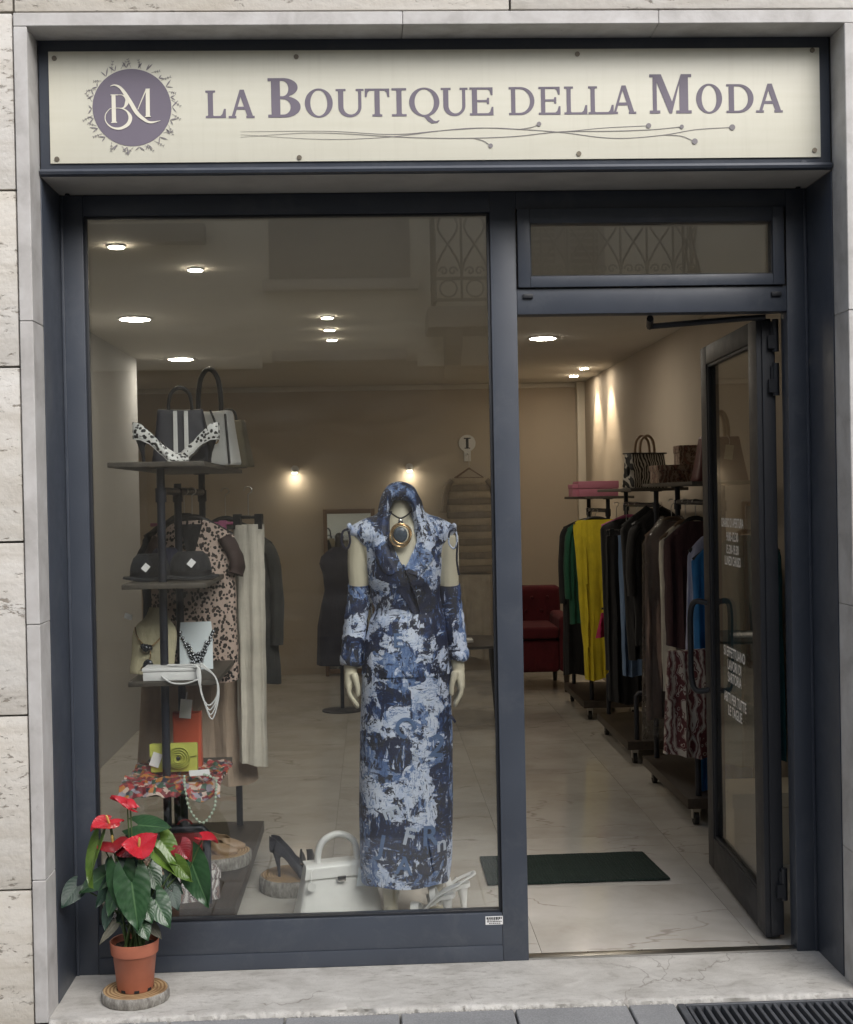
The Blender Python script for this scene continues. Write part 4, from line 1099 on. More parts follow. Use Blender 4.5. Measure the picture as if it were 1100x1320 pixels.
# right-hand racks (rail tops)
RA, RB, RC = 1.50, 1.48, 1.435
def rg(name, label, cat, px, py, y, zbot, shw, hemw, mat, **k):
    p = at(px, py, y); return garment(name, label, cat, p.x, y, p.z, zbot, shw, hemw, mat, **k)
rg('hanging_dress', 'long bright yellow dress hanging on the rack by the red armchair', 'dress', 768, 670, 4.60, .29, .155, .088, 'yellow_cloth', neck=.12, th=.05, folds=5, amp=.012, slope=.03, rail_z=RC, seed=11)
rg('hanging_jacket', 'dark green jacket with pale piping behind the yellow dress', 'jacket', 762, 672, 5.02, .62, .17, .165, 'green_cloth', neck=.10, th=.05, slope=.05, rail_z=RC, seed=12, sleeves=(.5, .045))
rg('hanging_coat', 'long black coat hanging at the end of the rack behind the yellow dress', 'coat', 758, 672, 5.30, .22, .19, .20, 'black_cloth', neck=.10, th=.06, slope=.05, rail_z=RC, seed=13, sleeves=(.55, .05))
rg('hanging_blouse', 'black blouse on a pink hanger behind the zebra bag rack', 'blouse', 812, 668, 4.02, .42, .19, .17, 'black_cloth', neck=.07, th=.07, slope=.05, rail_z=RB, hanger='hanger_pink', seed=14, folds=7, amp=.02)
rg('hanging_trousers', 'black trousers hanging low beside the yellow dress', 'trousers', 808, 690, 3.86, .24, .13, .13, 'black_cloth', th=.05, rail_z=RB, clip=True, seed=15)
rg('hanging_skirt', 'bright crimson skirt peeping out below the black clothes', 'skirt', 797, 790, 4.16, .62, .11, .15, 'magenta_cloth', th=.04, clip=True, rail_z=RB, seed=16)
rg('hanging_jeans', 'faded blue jeans hanging under the black jacket', 'jeans', 822, 690, 3.62, .45, .12, .105, 'jean_cloth', th=.045, clip=True, rail_z=RB, seed=17)
rg('hanging_jacket', 'black jacket with long sleeves hanging below the zebra handbag', 'jacket', 843, 655, 3.36, .58, .20, .165, 'black_cloth', neck=.06, th=.075, slope=.11, rail_z=RB, seed=18, folds=7, amp=.02)
rg('hanging_cardigan', 'black cardigan hanging at the front of the zebra bag rack', 'cardigan', 850, 660, 3.20, .66, .165, .15, 'black_cloth', neck=.06, th=.06, slope=.08, rail_z=RB, seed=28, folds=6, amp=.018, sleeves=(.40, .05))
d0 = rg('hanging_dress', 'taupe dress hanging under a clear plastic cover', 'dress', 866, 672, 2.50, .36, .145, .15, 'brown_cloth', neck=.06, th=.045, slope=.08, rail_z=RA, hanger='hanger_wood', seed=19)
MB().loft([[( (.155+.02*q)*math.copysign(abs(math.cos(a))**.8, math.cos(a))*(.35+.65*min(1, q*9)), (.060+.02*math.sin(q*9))*math.sin(a)+.008*noise.noise(Vector((math.cos(a)*5, q*9, 2))), .03-q*1.18) for a in [2*PI*k/40 for k in range(40)]] for q in [i/24 for i in range(25)]], cap=False).build('plastic_cover', M['plastic'], d0, smooth=60, local=True)
rg('hanging_shirt', 'white shirt hanging edge on next to the plastic covered dress', 'shirt', 884, 676, 2.34, .52, .14, .13, 'cream_cloth', neck=.06, th=.03, slope=.08, rail_z=RA, seed=20, hanger='hanger_wood')
rg('hanging_skirt', 'maroon and white swirl print skirt hanging low on the nearest right rack', 'skirt', 890, 838, 1.66, .34, .105, .135, 'skirt_print', th=.05, amp=.022, folds=4, clip=True, rail_z=RA, seed=21, hanger=None)
rg('hanging_coat', 'dark plum coat hanging over the swirl print skirt', 'coat', 897, 672, 2.20, .78, .165, .16, 'plum_cloth', neck=.05, th=.06, slope=.10, rail_z=RA, seed=22, folds=6, amp=.018)
rg('hanging_blouse', 'pale lilac blouse hanging behind the door handle', 'blouse', 926, 690, 1.96, .70, .15, .17, 'lilac_cloth', neck=.06, th=.04, slope=.08, rail_z=RA, seed=23)
rg('hanging_dress', 'long bright blue dress hanging beside the door edge', 'dress', 932, 700, 1.80, .16, .15, .135, 'blue_cloth', neck=.06, th=.045, slope=.08, rail_z=RA, seed=24)
rg('hanging_dress', 'dark teal dress hanging behind the glass of the open door', 'dress', 962, 690, 1.62, .30, .16, .17, 'teal_cloth', neck=.06, th=.05, slope=.08, rail_z=RA, hanger='hanger_wood', seed=25)

# sweater and trousers hung on the back wall
ys = Y_BACK-.06
def wp(px, py): return at(px, py, ys)
h = thing('wall_hook', 'white round wall hook with a black mark on the back wall', 'wall hook', (wp(603, 570).x, Y_BACK, wp(603, 570).z))
c = wp(603, 571)
MB().disc((c.x, Y_BACK-.0005, c.z), (0, -1, 0), .075, .012, 24).build('plate', M['paper'], h, smooth=40)
MB().box(c.x-.012, c.x+.012, Y_BACK-.0150, Y_BACK-.0130, c.z-.045, c.z+.045).box(c.x-.03, c.x+.03, Y_BACK-.0152, Y_BACK-.0132, c.z+.038, c.z+.048).box(c.x-.025, c.x+.025, Y_BACK-.0152, Y_BACK-.0132, c.z-.048, c.z-.04).build('mark', M['black_print'], h)
MB().tube([(c.x, Y_BACK-.001, c.z-.09), (c.x, Y_BACK-.05, c.z-.10), (c.x, Y_BACK-.062, c.z-.085)], .008, 8).box(c.x-.03, c.x+.03, Y_BACK-.010, Y_BACK-.0005, c.z-.16, c.z-.06).build('peg', M['paper'], h, smooth=40)
sp = wp(605, 612)
sw = thing('striped_sweater', 'beige and brown striped knit sweater hanging on the back wall', 'sweater', (sp.x, ys, sp.z))
zt, zb = wp(605, 616).z, wp(605, 738).z
nst = 14
for k in range(nst):
    a, b = k/nst, (k+1)/nst
    rings = []
    for q in (a+.002, (a+b)/2, b-.002):
        z = zt+(zb-zt)*q; hwid = .15+.05*min(1, q*5) if q < .2 else .20+.0*q
        bulge = .008*math.sin((q-a)/(b-a)*PI)
        rings.append([(sp.x+(hwid+bulge)*math.copysign(abs(math.cos(t_))**.6, math.cos(t_)), ys+(.035+bulge)*math.sin(t_), z) for t_ in [2*PI*i/28 for i in range(28)]])
    MB().loft(rings).build('knit_stripe', M['knit_light' if k % 2 == 0 else 'knit_dark'], sw, smooth=50)
for s_ in (-1, 1):
    MB().tube(cr([(sp.x+s_*.15, ys, zt-.02), (sp.x+s_*.205, ys, zt-.10), (sp.x+s_*.235, ys-.01, zt-.30)], 4), [.04]*9, 10, flat=.7).build('sleeve', M['knit_dark'], sw, smooth=60)
hh = MB().tube([(sp.x-.13, ys, zt+.0), (sp.x, ys, zt+.085), (sp.x+.13, ys, zt+.0), (sp.x-.13, ys, zt+.0)], .009, 8).build('hanger', M['hanger_wood'], sw, smooth=40)
MB().tube(cr([(sp.x, ys, zt+.085), (sp.x, ys, c.z-.12), (sp.x, ys+.01, c.z-.085)], 3), .003, 6).build('hook', M['steel'], hh)
tr = wp(612, 745)
garment('hanging_trousers', 'pale beige trousers hanging below the striped sweater', 'trousers', tr.x, ys-.03, tr.z+.03, .12, .14, .15, 'pale_cloth', th=.035, clip=True, hanger=None, seed=31)

# ================================================================== FURNITURE AT THE BACK
ch = thing('red_armchair', 'dark red velvet armchair with a button back at the end of the shop', 'armchair', (1.28, 6.3, 0))
ax0, ax1 = 1.0, 1.56
def soft(name, x0, x1, y0, y1, z0, z1, mat='red_velvet', bev=.045): return MB().box(x0, x1, y0, y1, z0, z1).build(name, M[mat], ch, bevel=bev, seg=4, smooth=60)
soft('seat', ax0+.11, ax1-.11, 5.90, 6.55, .16, .42)
soft('seat_cushion', ax0+.12, ax1-.12, 5.87, 6.45, .425, .52, bev=.03)
bk = soft('backrest', ax0+.02, ax1-.02, 6.46, 6.66, .16, .80)
soft('arm', ax0, ax0+.115, 5.88, 6.52, .16, .60); soft('arm', ax1-.115, ax1, 5.88, 6.52, .16, .60)
for i in range(3):
    for j in range(2):
        MB().ball((ax0+.12+.13*i+(.05 if j else 0), 6.458, .60+.11*j), .014, 8, 4).build('button', M['red_velvet'], bk, smooth=60)
for x in (ax0+.06, ax1-.06):
    for y in (5.93, 6.6): MB().tube([(x, y, .165), (x, y, 0)], [.025, .016], 10).build('leg', M['wood'], ch, smooth=40)
mi = thing('floor_mirror', 'tall framed mirror standing against the back wall behind the mannequin', 'mirror', (-.23, 7.3, 0))
mx0, mx1, mz1 = -.436, .02, 1.465
yf = Y_BACK-.004
for a in ((mx0, mx0+.035, .02, mz1), (mx1-.035, mx1, .02, mz1), (mx0+.0355, mx1-.0355, .02, .06), (mx0+.0355, mx1-.0355, mz1-.04, mz1)):
    MB().box(a[0], a[1], yf-.04, yf, a[2], a[3]).build('frame', M['hanger_wood'], mi, bevel=.005)
MB().box(mx0+.0356, mx1-.0356, yf-.02, yf-.012, .0602, mz1-.0402).build('glass', M['mirror'], mi)
for x in (mx0+.0175, mx1-.0175): MB().box(x-.015, x+.015, yf-.06, yf-.0405, .0005, .05).build('foot', M['hanger_wood'], mi)
mi.rotation_euler.x = math.radians(-4.0); mi.location.y -= .105
tb = thing('low_table', 'dark round low table with slim legs behind the mannequin', 'table', (.62, 4.6, 0))
tz = .57
MB().lathe([(.34, tz-.025), (.36, tz-.018), (.36, tz-.006), (.345, tz)], 36, (.62, 4.6, 0)).build('table_top', M['wood'], tb, smooth=40)
for k in range(4):
    a = PI/4+k*PI/2
    MB().tube([(.62+.26*math.cos(a), 4.6+.26*math.sin(a), tz-.024), (.62+.31*math.cos(a), 4.6+.31*math.sin(a), 0)], [.018, .012], 8).build('leg', M['wood'], tb, smooth=40)
tag(MB().box(.42, .66, 4.44, 4.60, tz+.0005, tz+.018).build('magazine', M['paper'], None, bevel=.003), 'white magazine lying on the dark low table', 'magazine')
# navy dress on a headless stand near the mirror
bp_ = at(439, 770, 5.3)
df = thing('dress_stand', 'navy dress on a black display stand in front of the mirror', 'dress form', (bp_.x, 5.3, 0))
tp = [(1.20, .05), (1.17, .09), (1.13, .135), (1.08, .15), (1.0, .125), (.88, .115), (.78, .14), (.62, .17), (.45, .175), (.34, .18)]
MB().loft([[(bp_.x+r_*math.cos(a)*(1+.05*math.sin(7*a)*(1.2-z)), 5.3+r_*.7*math.sin(a), z) for a in [2*PI*k/40 for k in range(40)]] for z, r_ in tp]).build('dress', M['navy_cloth'], df, smooth=60)
MB().tube([(bp_.x, 5.3, 0.01), (bp_.x, 5.3, .36)], .014, 10).lathe([(.15, .0), (.15, .008), (.03, .02)], 24, (bp_.x, 5.3, 0)).build('stand', M['black_pipe'], df, smooth=40)
MB().tube([(bp_.x, 5.3, 1.19), (bp_.x, 5.3, 1.26)], [.035, .03], 12).ball((bp_.x, 5.3, 1.27), .034, 10, 6).build('neck_cap', M['hanger_black'], df, smooth=60)
# cream box stack behind the door
cb = thing('storage_box', 'cream lidded box standing on the floor behind the open door', 'box', (1.62, 1.16, 0))
MB().box(1.47, 1.80, 1.02, 1.30, .0005, .24).build('box_body', M['cream_box'], cb, bevel=.004)
MB().box(1.462, 1.808, 1.012, 1.308, .2405, .30).build('lid', M['cream_box'], cb, bevel=.004)

# ================================================================== BAGS, BOXES, SHOES
def rounded_section(w, d, z, n=40, e=.28, yoff=0, dish=0):
    out = []
    for k in range(n):
        a = 2*PI*k/n; c_, s_ = math.cos(a), math.sin(a)
        out.append((w/2*math.copysign(abs(c_)**e, c_), yoff + d/2*math.copysign(abs(s_)**e, s_), z + dish*(c_*c_)))
    return out
def handbag(label, loc, rotz, w, h, d, wt, dt, mat, handle='handle', hm=None, hh=.12, hr=.007, hw=.5, flap=None, tag_=None, two=False, trim=None, e=.28, cat='handbag', belt=None):
    t = thing('handbag', label, cat, loc, rotz)
    prof = [(0, .96), (.015, 1.0), (.5, None), (.93, None), (1.0, None)]
    rings = []
    for q in (0.0, .02, .06, .2, .4, .6, .8, .93, .98, 1.0):
        k = {0.0: .95, .02: .985, .98: .985, 1.0: .94}.get(q, 1)
        ww = (w+(wt-w)*q)*k; dd = (d+(dt-d)*q)*k
        sag = .004*math.sin(q*PI)
        rings.append(rounded_section(ww-sag, dd+sag, h*q, e=e, dish=.006*q))
    b = MB().loft(rings).build('body', M[mat], t, smooth=50, local=True)
    hm = hm or mat
    ys_ = (-.28, .28) if two else (0,)
    for yy in ys_:
        y_ = yy*dt*1.2
        p = [(-wt*hw*.5, y_, h-.025), (-wt*hw*.5, y_, h+hh*.35), (-wt*hw*.36, y_, h+hh*.8), (0, y_*1.2, h+hh), (wt*hw*.36, y_, h+hh*.8), (wt*hw*.5, y_, h+hh*.35), (wt*hw*.5, y_, h-.025)]
        MB().tube(cr(p, 5), hr, 10).build('handle', M[hm], t, smooth=60, local=True)
        for s_ in (-1, 1):
            MB().ball((s_*wt*hw*.5, y_ - (dt*.12 if not two else .002), h-.018), (.012, .008, .014), 10, 6).build('handle_mount', M['gold' if mat != 'white_leather' else 'silver'], t, smooth=60, local=True)
    if flap:
        fz, fm = flap
        def ff(u, v):
            x = (u-.5)*(wt*1.01+ (w-wt)*v*.25); s_ = v
            if s_ < .4: return (x, dt*.5-(dt*1.04)*(s_/.4), h+.006-.003*abs(u-.5))
            k = (s_-.4)/.6; z = h-(h*fz)*k
            return (x, -(d+(dt-d)*(z/h))/2-.006, z+.0)
        MB().grid(16, 14, ff).build('flap', M[fm], t, smooth=60, solid=.005, local=True)
    if trim:
        for x in (-w*.09, w*.09):
            MB().prism([(x-.008, .004), (x+.008, .004), (x+.007, h*.98), (x-.007, h*.98)], 'y', -d/2-.004, -d/2-.0005 if dt > d*.8 else -dt/2).build('trim_band', M[trim], t, local=True)
    if tag_:
        tx, tz, tm = tag_
        MB().obox((tx, -d/2-.014, tz), (.042, .0012, .07), Matrix.Rotation(.12, 3, 'Y') @ Matrix.Rotation(.1, 3, 'X')).build('price_tag', M[tm], t, local=True)
        MB().tube(cr([(tx, -d/2-.014, tz+.034), (tx+.006, -d/2-.01, tz+.06), (tx-.004, -d/2+.004, h+.01)], 4), .0010, 5).build('tag_string', M['paper'], t, local=True)
    return t
# white structured bag in the window
wb = at(438, 1183, .50)
t = handbag('white leather top handle handbag standing at the mannequin feet', (wb.x-.004, .52, 0), math.radians(15), .335, .205, .14, .245, .075, 'white_leather', hh=.105, hr=.0125, hw=.60, flap=(.20, 'white_leather'), tag_=(.075, .165, 'grey_card'))
MB().box(-.016, .016, -.066, -.058, .150, .172).build('clasp', M['silver'], t, bevel=.003, local=True)
MB().disc((-.115, -.073, .145), (0, -1, 0), .016, .003, 18).tube(cr([(-.115, -.070, .16), (-.112, -.055, .19), (-.085, -.03, .215), (-.078, 0, .23)], 4), .0014, 5).build('charm', M['white_leather'], t, smooth=40, local=True)
# top shelf of the left rack
zs = 1.690
def onshelf(px, y, z): 
    p = at(px, 600, y); return (p.x, y, z)
t = handbag('navy and white striped handbag behind the spotted shoes on the top shelf', onshelf(234, .52, zs), .15, .215, .195, .10, .165, .055, 'navy_leather', hm='black_leather', hh=.085, hr=.0065, hw=.5, two=True, trim='white_leather')
t = handbag('tall white handbag with dark piping and a high arched handle on the top shelf', onshelf(272, .80, zs), -.35, .23, .205, .11, .175, .07, 'white_leather', hm='black_leather', hh=.17, hr=.010, hw=.55, tag_=(.0, .10, 'paper'))
for x0, z0, x1, z1 in ((-.107, .003, -.084, .195), (.107, .003, .084, .195)):
    MB().tube([(x0, -.054, z0), (x1, -.037, z1)], .0048, 8).build('piping', M['black_leather'], t, smooth=60, local=True)
MB().tube(cr([(.0, -.06, .20), (.02, -.068, .14), (.05, -.064, .10), (.055, -.06, .15), (.03, -.055, .21)], 5), .0045, 8).build('strap', M['black_leather'], t, smooth=60, local=True)
MB().tube(arc((.055, -.070, .095), .014, 0, 2*PI, 16), .003, 6).build('buckle', M['gold'], t, smooth=60, local=True)
t = handbag('olive tan handbag half hidden behind the white one on the top shelf', onshelf(296, 1.15, zs), -.2, .20, .19, .11, .13, .06, 'olive_leather', hm='black_leather', hh=.05, hr=.006, hw=.5)
handbag('soft black handbag at the far end of the top shelf behind the olive bag', (-.645, 1.36, zs), -.5, .22, .15, .10, .12, .05, 'black_leather', hh=.05, hr=.006, hw=.5)

def pump(label, loc, rotz, mat, L=.235, heel=.095, lining='tan_leather', roll=0, group=None, heel_mat=None, toe=.012):
    t = thing('high_heel_shoe', label, 'shoe', loc, rotz, group)
    def sole(q): return heel*interp([(0, 1.0), (.12, .985), (.30, .80), (.50, .36), (.64, .06), (.72, 0.0), (1, .03)], q) + .003
    def wid(q): return interp([(0, .012), (.03, .021), (.12, .026), (.30, .023), (.48, .026), (.66, .037), (.78, .035), (.90, .022), (.97, .010), (1, .004)], q)
    def hgt(q): return interp([(0, .058), (.12, .055), (.3, .040), (.5, .036), (.62, .040), (.8, .030), (.93, .020), (1, .012)], q)
    def opn(q): return interp([(0, .70), (.1, .88), (.5, .92), (.60, .75), (.68, .30), (.72, .0), (1, .0)], q)
    rows = [0, .03, .08, .14, .22, .3, .38, .46, .54, .6, .64, .68, .72, .78, .84, .9, .95, .98, 1]
    nu = 14
    def fn(u, v):
        i = min(len(rows)-1, round(v*(len(rows)-1))); q = rows[i]
        a = (u-.5)*2           # -1..1, left top -> bottom -> right top
        w_, h_, o_, z_ = wid(q), hgt(q), opn(q), sole(q)
        if abs(a) < .4: x = a/.4*w_*.92; z = z_
        else:
            k = (abs(a)-.4)/.6
            x = math.copysign(w_*(.92+.12*math.sin(k*PI)) * (1-k**2.2) + w_*o_*k**2.2, a); z = z_+h_*(k if k < .5 else .5+.5*math.sin((k-.5)*PI))
        return (-L/2+q*L, x, z)
    MB().grid(nu, len(rows)-1, fn).build('upper', M[mat], t, smooth=60, solid=.0028, local=True)
    MB().loft([[(-L/2+q*L, s_*wid(q)*.94, sole(q)+dz) for s_, dz in ((-1, -.003), (1, -.003), (1, .0012), (-1, .0012))] for q in rows]).build('sole', M[lining], t, local=True)
    hx = -L/2+.030
    MB().loft([[(hx+dx+r*math.cos(a), r*.95*math.sin(a), z) for a in [2*PI*k/12 for k in range(12)]] for z, r, dx in ((.0, .0060, .004), (.012, .0058, .004), (heel*.4, .0068, .002), (heel*.7, .011, -.002), (heel*.92, .020, .000), (heel*.985, .023, .002))]).build('heel', M[heel_mat or mat], t, smooth=60, local=True)
    return t
# spotted slingback pair on the top shelf
for (px, y, rz, lb) in ((208, .33, .05, 'spotted black and white stiletto shoe on the left rack shelf, toe to the right'), (249, .41, PI-.08, 'spotted black and white stiletto shoe on the left rack shelf, toe to the left')):
    p = at(px, 600, y)
    s_ = pump(lb, (p.x, y, zs), rz, 'spots', L=.19, heel=.082, lining='white_leather', heel_mat='black_leather', group=None)
    MB().tube(cr([(-.02, -.02, .045), (.0, 0, .075), (.02, .022, .040)], 4), .0045, 8, flat=.6).build('strap', M['black_leather'], s_, smooth=60, local=True)
# black hats/bags on shelf 2
z2 = 1.270
for (px, y, w_, hgt_, lb) in ((190, .40, .15, .10, 'black felt hat at the near left of the hat shelf'), (214, .58, .13, .115, 'navy black hat in the middle of the hat shelf behind the pipe'), (246, .42, .16, .105, 'black felt hat with a white diamond label on the hat shelf')):
    p = at(px, 745, y); hx = min(max(p.x, -.80), -.63)
    hb = thing('felt_hat', lb, 'hat', (hx, y, z2))
    MB().loft([[(r_*math.cos(a)*(1+.05*math.cos(2*a)), r_*.85*math.sin(a), z+.006*math.sin(2*a+px)*(r_/w_)) for a in [2*PI*k/36 for k in range(36)]] for r_, z in ((w_*.62, .006), (w_*.60, .013), (w_*.46, .015), (w_*.45, .035), (w_*.43, hgt_*.55), (w_*.37, hgt_*.8), (w_*.27, hgt_*.95), (w_*.14, hgt_*.97), (.004, hgt_*.95))]).build('crown', M['black_cloth' if px != 214 else 'navy_cloth'], hb, smooth=60, local=True)
    MB().loft([[(r_*math.cos(a)*(1+.05*math.cos(2*a)), r_*.85*math.sin(a), z) for a in [2*PI*k/36 for k in range(36)]] for r_, z in ((w_*.452, .018), (w_*.45, .034))], cap=False).build('band', M['black_leather'], hb, smooth=60, solid=.002, local=True)
    if px != 214: MB().obox((.012 if px > 200 else -.005, -w_*.405, .062 if px > 200 else .05), (.022, .0012, .026), Matrix.Rotation(.7, 3, 'Y') @ Matrix.Rotation(-.12, 3, 'X')).build('label', M['paper'], hb, local=True)
# jewellery shelf
z3 = .935
bp2 = at(193, 860, .40)
nb_ = thing('necklace_bust', 'cream velvet necklace bust on the jewellery shelf', 'display bust', (bp2.x+.005, .42, z3), -.25)
rowsb = [(.0, .085, .0), (.03, .080, .005), (.08, .080, .02), (.13, .085, .03), (.165, .078, .035), (.185, .05, .045), (.205, .034, .055), (.235, .030, .065)]
rowsb = [(z, w_, y_) for z, w_, y_ in rowsb]
def bfn(u, v):
    i = round(v*(len(rowsb)-1)); z, w_, y_ = rowsb[i]; a = (u-.5)*PI*1.1
    return (w_*math.sin(a), y_-.045*math.cos(a)*(.4+.6*w_/.085)+.0, z)
MB().grid(16, len(rowsb)-1, bfn).build('bust_form', M['velvet_cream'], nb_, smooth=60, solid=.006, subsurf=1, local=True)
MB().prism([(.015, .0), (.075, .0), (.075, .01), (.07, .20), (.062, .20), (.035, .01), (.015, .01)], 'x', -.03, .03).build('back_stand', M['velvet_cream'], nb_, local=True)
nk = thing('necklace', 'gilt chain necklace with dark stones round the cream bust', 'necklace', (bp2.x+.005, .42, z3), -.25)
cp = cr([(-.062, .0, .165), (-.045, -.022, .135), (-.015, -.030, .105), (.01, -.032, .100), (.04, -.024, .125), (.062, .0, .165)], 6)
MB().tube(cp, .0028, 6).build('chain', M['gold'], nk, smooth=60, local=True)
for q, r_ in ((12, .011), (15, .015), (18, .012)): MB().ball(cp[q]+Vector((0, -.008, -.004)), r_, 10, 6).build('stone', M['bead_dark'], nk, smooth=60, local=True)
cp2 = cr([(.0, -.033, .098), (.012, -.036, .07), (.0, -.04, .045), (-.022, -.044, .02), (.012, -.046, .015)], 6)
MB().tube(cp2, .002, 6).build('drop_chain', M['gold'], nk, smooth=60, local=True)
MB().ball((.006, -.046, .035), (.02, .008, .022), 12, 7).build('pendant', M['bead_dark'], nk, smooth=60, local=True)
MB().obox((-.085, -.005, .205), (.03, .0012, .02), Matrix.Rotation(.3, 3, 'Y')).build('price_tag', M['paper'], nk, local=True)
np_ = at(254, 845, .52)
nd = thing('necklace_board', 'pale blue sloping display board with a cut neck on the jewellery shelf', 'display board', (np_.x, .52, z3), .12)
MB().loft([[(x, y_ + .055*(z/.17), z+.001) for x, y_ in ((-.062, -.03), (.058, -.03), (.058, -.024), (-.062, -.024))] if z < .165 else [(x*.93, y_+.055, z) for x, y_ in ((-.062, -.03), (.058, -.03), (.058, -.024), (-.062, -.024))] for z in (0, .06, .12, .17)]).build('board', M['grey_card'], nd, local=True)
MB().prism([(-.022, .0), (.06, .0), (.06, .008), (.026, .14), (.020, .14)], 'x', -.035, .03).build('prop', M['velvet_cream'], nd, local=True)
bn = thing('necklace', 'sparkling dark bead bib necklace on the pale blue board', 'necklace', (np_.x, .52, z3), .12)
m = MB(); rr_ = random.Random(2)
for s_ in (-1, 1):
    for k in range(12):
        q = k/11
        for j in range(1+int(3*q)):
            z = .135-.115*q; x = s_*(.052-.052*q)+ (j-1)*.009*s_*-1 + rr_.uniform(-.002, .002)
            m.ball((x, -.030+.055*(z/.17)-.006, z+j*.003), rr_.uniform(.0045, .0075), 7, 4)
m.build('beads', M['bead_dark'], bn, local=True)
m = MB()
for k in range(9): m.ball((rr_.uniform(-.022, .022), -.030+.02-.011, .03+.05*rr_.random()), .0042, 6, 4)
m.build('crystals', M['silver'], bn, smooth=60, local=True)
wbx = thing('jewellery_box', 'flat white jewellery box at the front of the jewellery shelf', 'box', (-.735, .262, z3))
MB().box(-.80, -.615, .205, .315, z3+.0005, z3+.032).build('tray', M['paper'], wbx, bevel=.003)
MB().box(-.803, -.612, .202, .318, z3+.0325, z3+.044).build('lid', M['paper'], wbx, bevel=.003)
pn = thing('necklace', 'white multi strand necklace draped over the white box and shelf edge', 'necklace', (-.60, .22, z3))
for k in range(4):
    o_ = k*.004
    MB().tube(cr([(-.72, .24+o_, z3+.050), (-.66, .21+o_, z3+.052), (-.612, .196-o_, z3+.05), (-.600-o_, .188, z3+.02), (-.60+o_, .186, z3-.04-o_*3), (-.575+o_, .186, z3-.085-o_*4), (-.545+o_*.5, .186, z3-.05), (-.55, .188, z3+.012), (-.60, .20, z3+.048+o_)], 5), .0026, 6).build('strand', M['paper'], pn, smooth=60)
MB().tube(cr([(-.735, .199, z3+.018), (-.70, .19, z3-.005), (-.65, .188, z3-.008), (-.60, .188, z3+.008)], 5), .003, 6).build('strand', M['paper'], pn, smooth=60)
# scarf shelf
z4 = .560
sc = thing('silk_scarf', 'red patterned silk scarf crumpled over the lowest display shelf', 'scarf', (-.72, .40, z4))
def scf(u, v):
    x = -.885+.345*u; y = .165+.42*v
    z = z4+.012+.030*abs(noise.noise(Vector((x*13, y*13, 3))))+.016*noise.noise(Vector((x*31, y*31, 5)))
    e_ = max(0, .06-v)/.06
    return (x, y-.006*e_, z-.055*e_*(.5+.7*abs(noise.noise(Vector((x*9, 1, 2))))))
MB().grid(60, 50, scf).build('silk', M['scarf'], sc, smooth=70, solid=.003)
MB().obox((-.615, .22, z4+.052), (.07, .04, .001), Matrix.Rotation(.2, 3, 'Z') @ Matrix.Rotation(.3, 3, 'X')).build('price_card', M['paper'], sc)
p = at(243, 985, .47)
t = handbag('upright orange leather purse behind the lime clutch', (p.x, .47, z4+.022), .0, .105, .20, .05, .105, .045, 'orange_leather', hh=.03, hr=.003, hw=.3, tag_=(.0, .22, 'paper'), e=.2)
p = at(226, 990, .36)
lc = thing('clutch_bag', 'lime yellow clutch bag with a fabric rose on the scarf shelf', 'clutch bag', (p.x, .345, z4+.026), .02)
MB().obox((0, 0, .058), (.165, .03, .10), Matrix.Identity(3)).build('body', M['lime_leather'], lc, bevel=.006, local=True)
MB().grid(12, 8, lambda u, v: ((u-.5)*.167, -.017-.004*v, .110-.055*v+.012*abs(u-.5)*2*v)).build('flap', M['lime_leather'], lc, smooth=60, solid=.003, local=True)
rose = MB()
for r_, z_ in ((.034, -.024), (.026, -.029), (.018, -.034), (.010, -.038)):
    rose.loft([[(.018+(r_+q*.006)*math.cos(a)*(1+.06*math.sin(3*a+r_*99)), z_-.007*q+.004, .060+(r_+q*.006)*math.sin(a)*(1+.06*math.cos(2*a))) for a in [2*PI*k/22 for k in range(22)]] for q in (0, 1)], cap=False)
rose.build('rose', M['lime_leather'], lc, smooth=50, solid=.0018, local=True)
MB().ball((.018, -.036, .060), .008, 8, 5).build('rose_heart', M['black_leather'], lc, smooth=60, local=True)
MB().obox((-.062, -.022, .055), (.034, .001, .05), Matrix.Rotation(.35, 3, 'Y')).build('price_tag', M['paper'], lc, local=True)
# pearl strand
ps = thing('pearl_necklace', 'pale green pearl necklace hanging in a loop from the scarf shelf', 'necklace', (-.61, .16, z4))
pts = cr([(-.665, .20, z4+.045), (-.655, .150, z4+.01), (-.640, .150, z4-.06), (-.600, .150, z4-.105), (-.560, .150, z4-.06), (-.552, .150, z4+.0), (-.555, .18, z4+.035), (-.60, .21, z4+.048)], 9)
acc = 0; last = pts[0]; bm_ = None
for q in pts:
    if bm_ is None or (q-last).length > .0105:
        if bm_ is None:
            bm_ = MB().ball((0, 0, 0), .0054, 10, 6).build('pearl', M['pearl'], ps, smooth=80, local=True); c_ = bm_
        else:
            c_ = bm_.copy(); COL.objects.link(c_)
        c_.location = q-Vector((-.61, .16, z4)); last = q
MB().tube(pts, .0012, 5).build('thread', M['pearl'], ps)
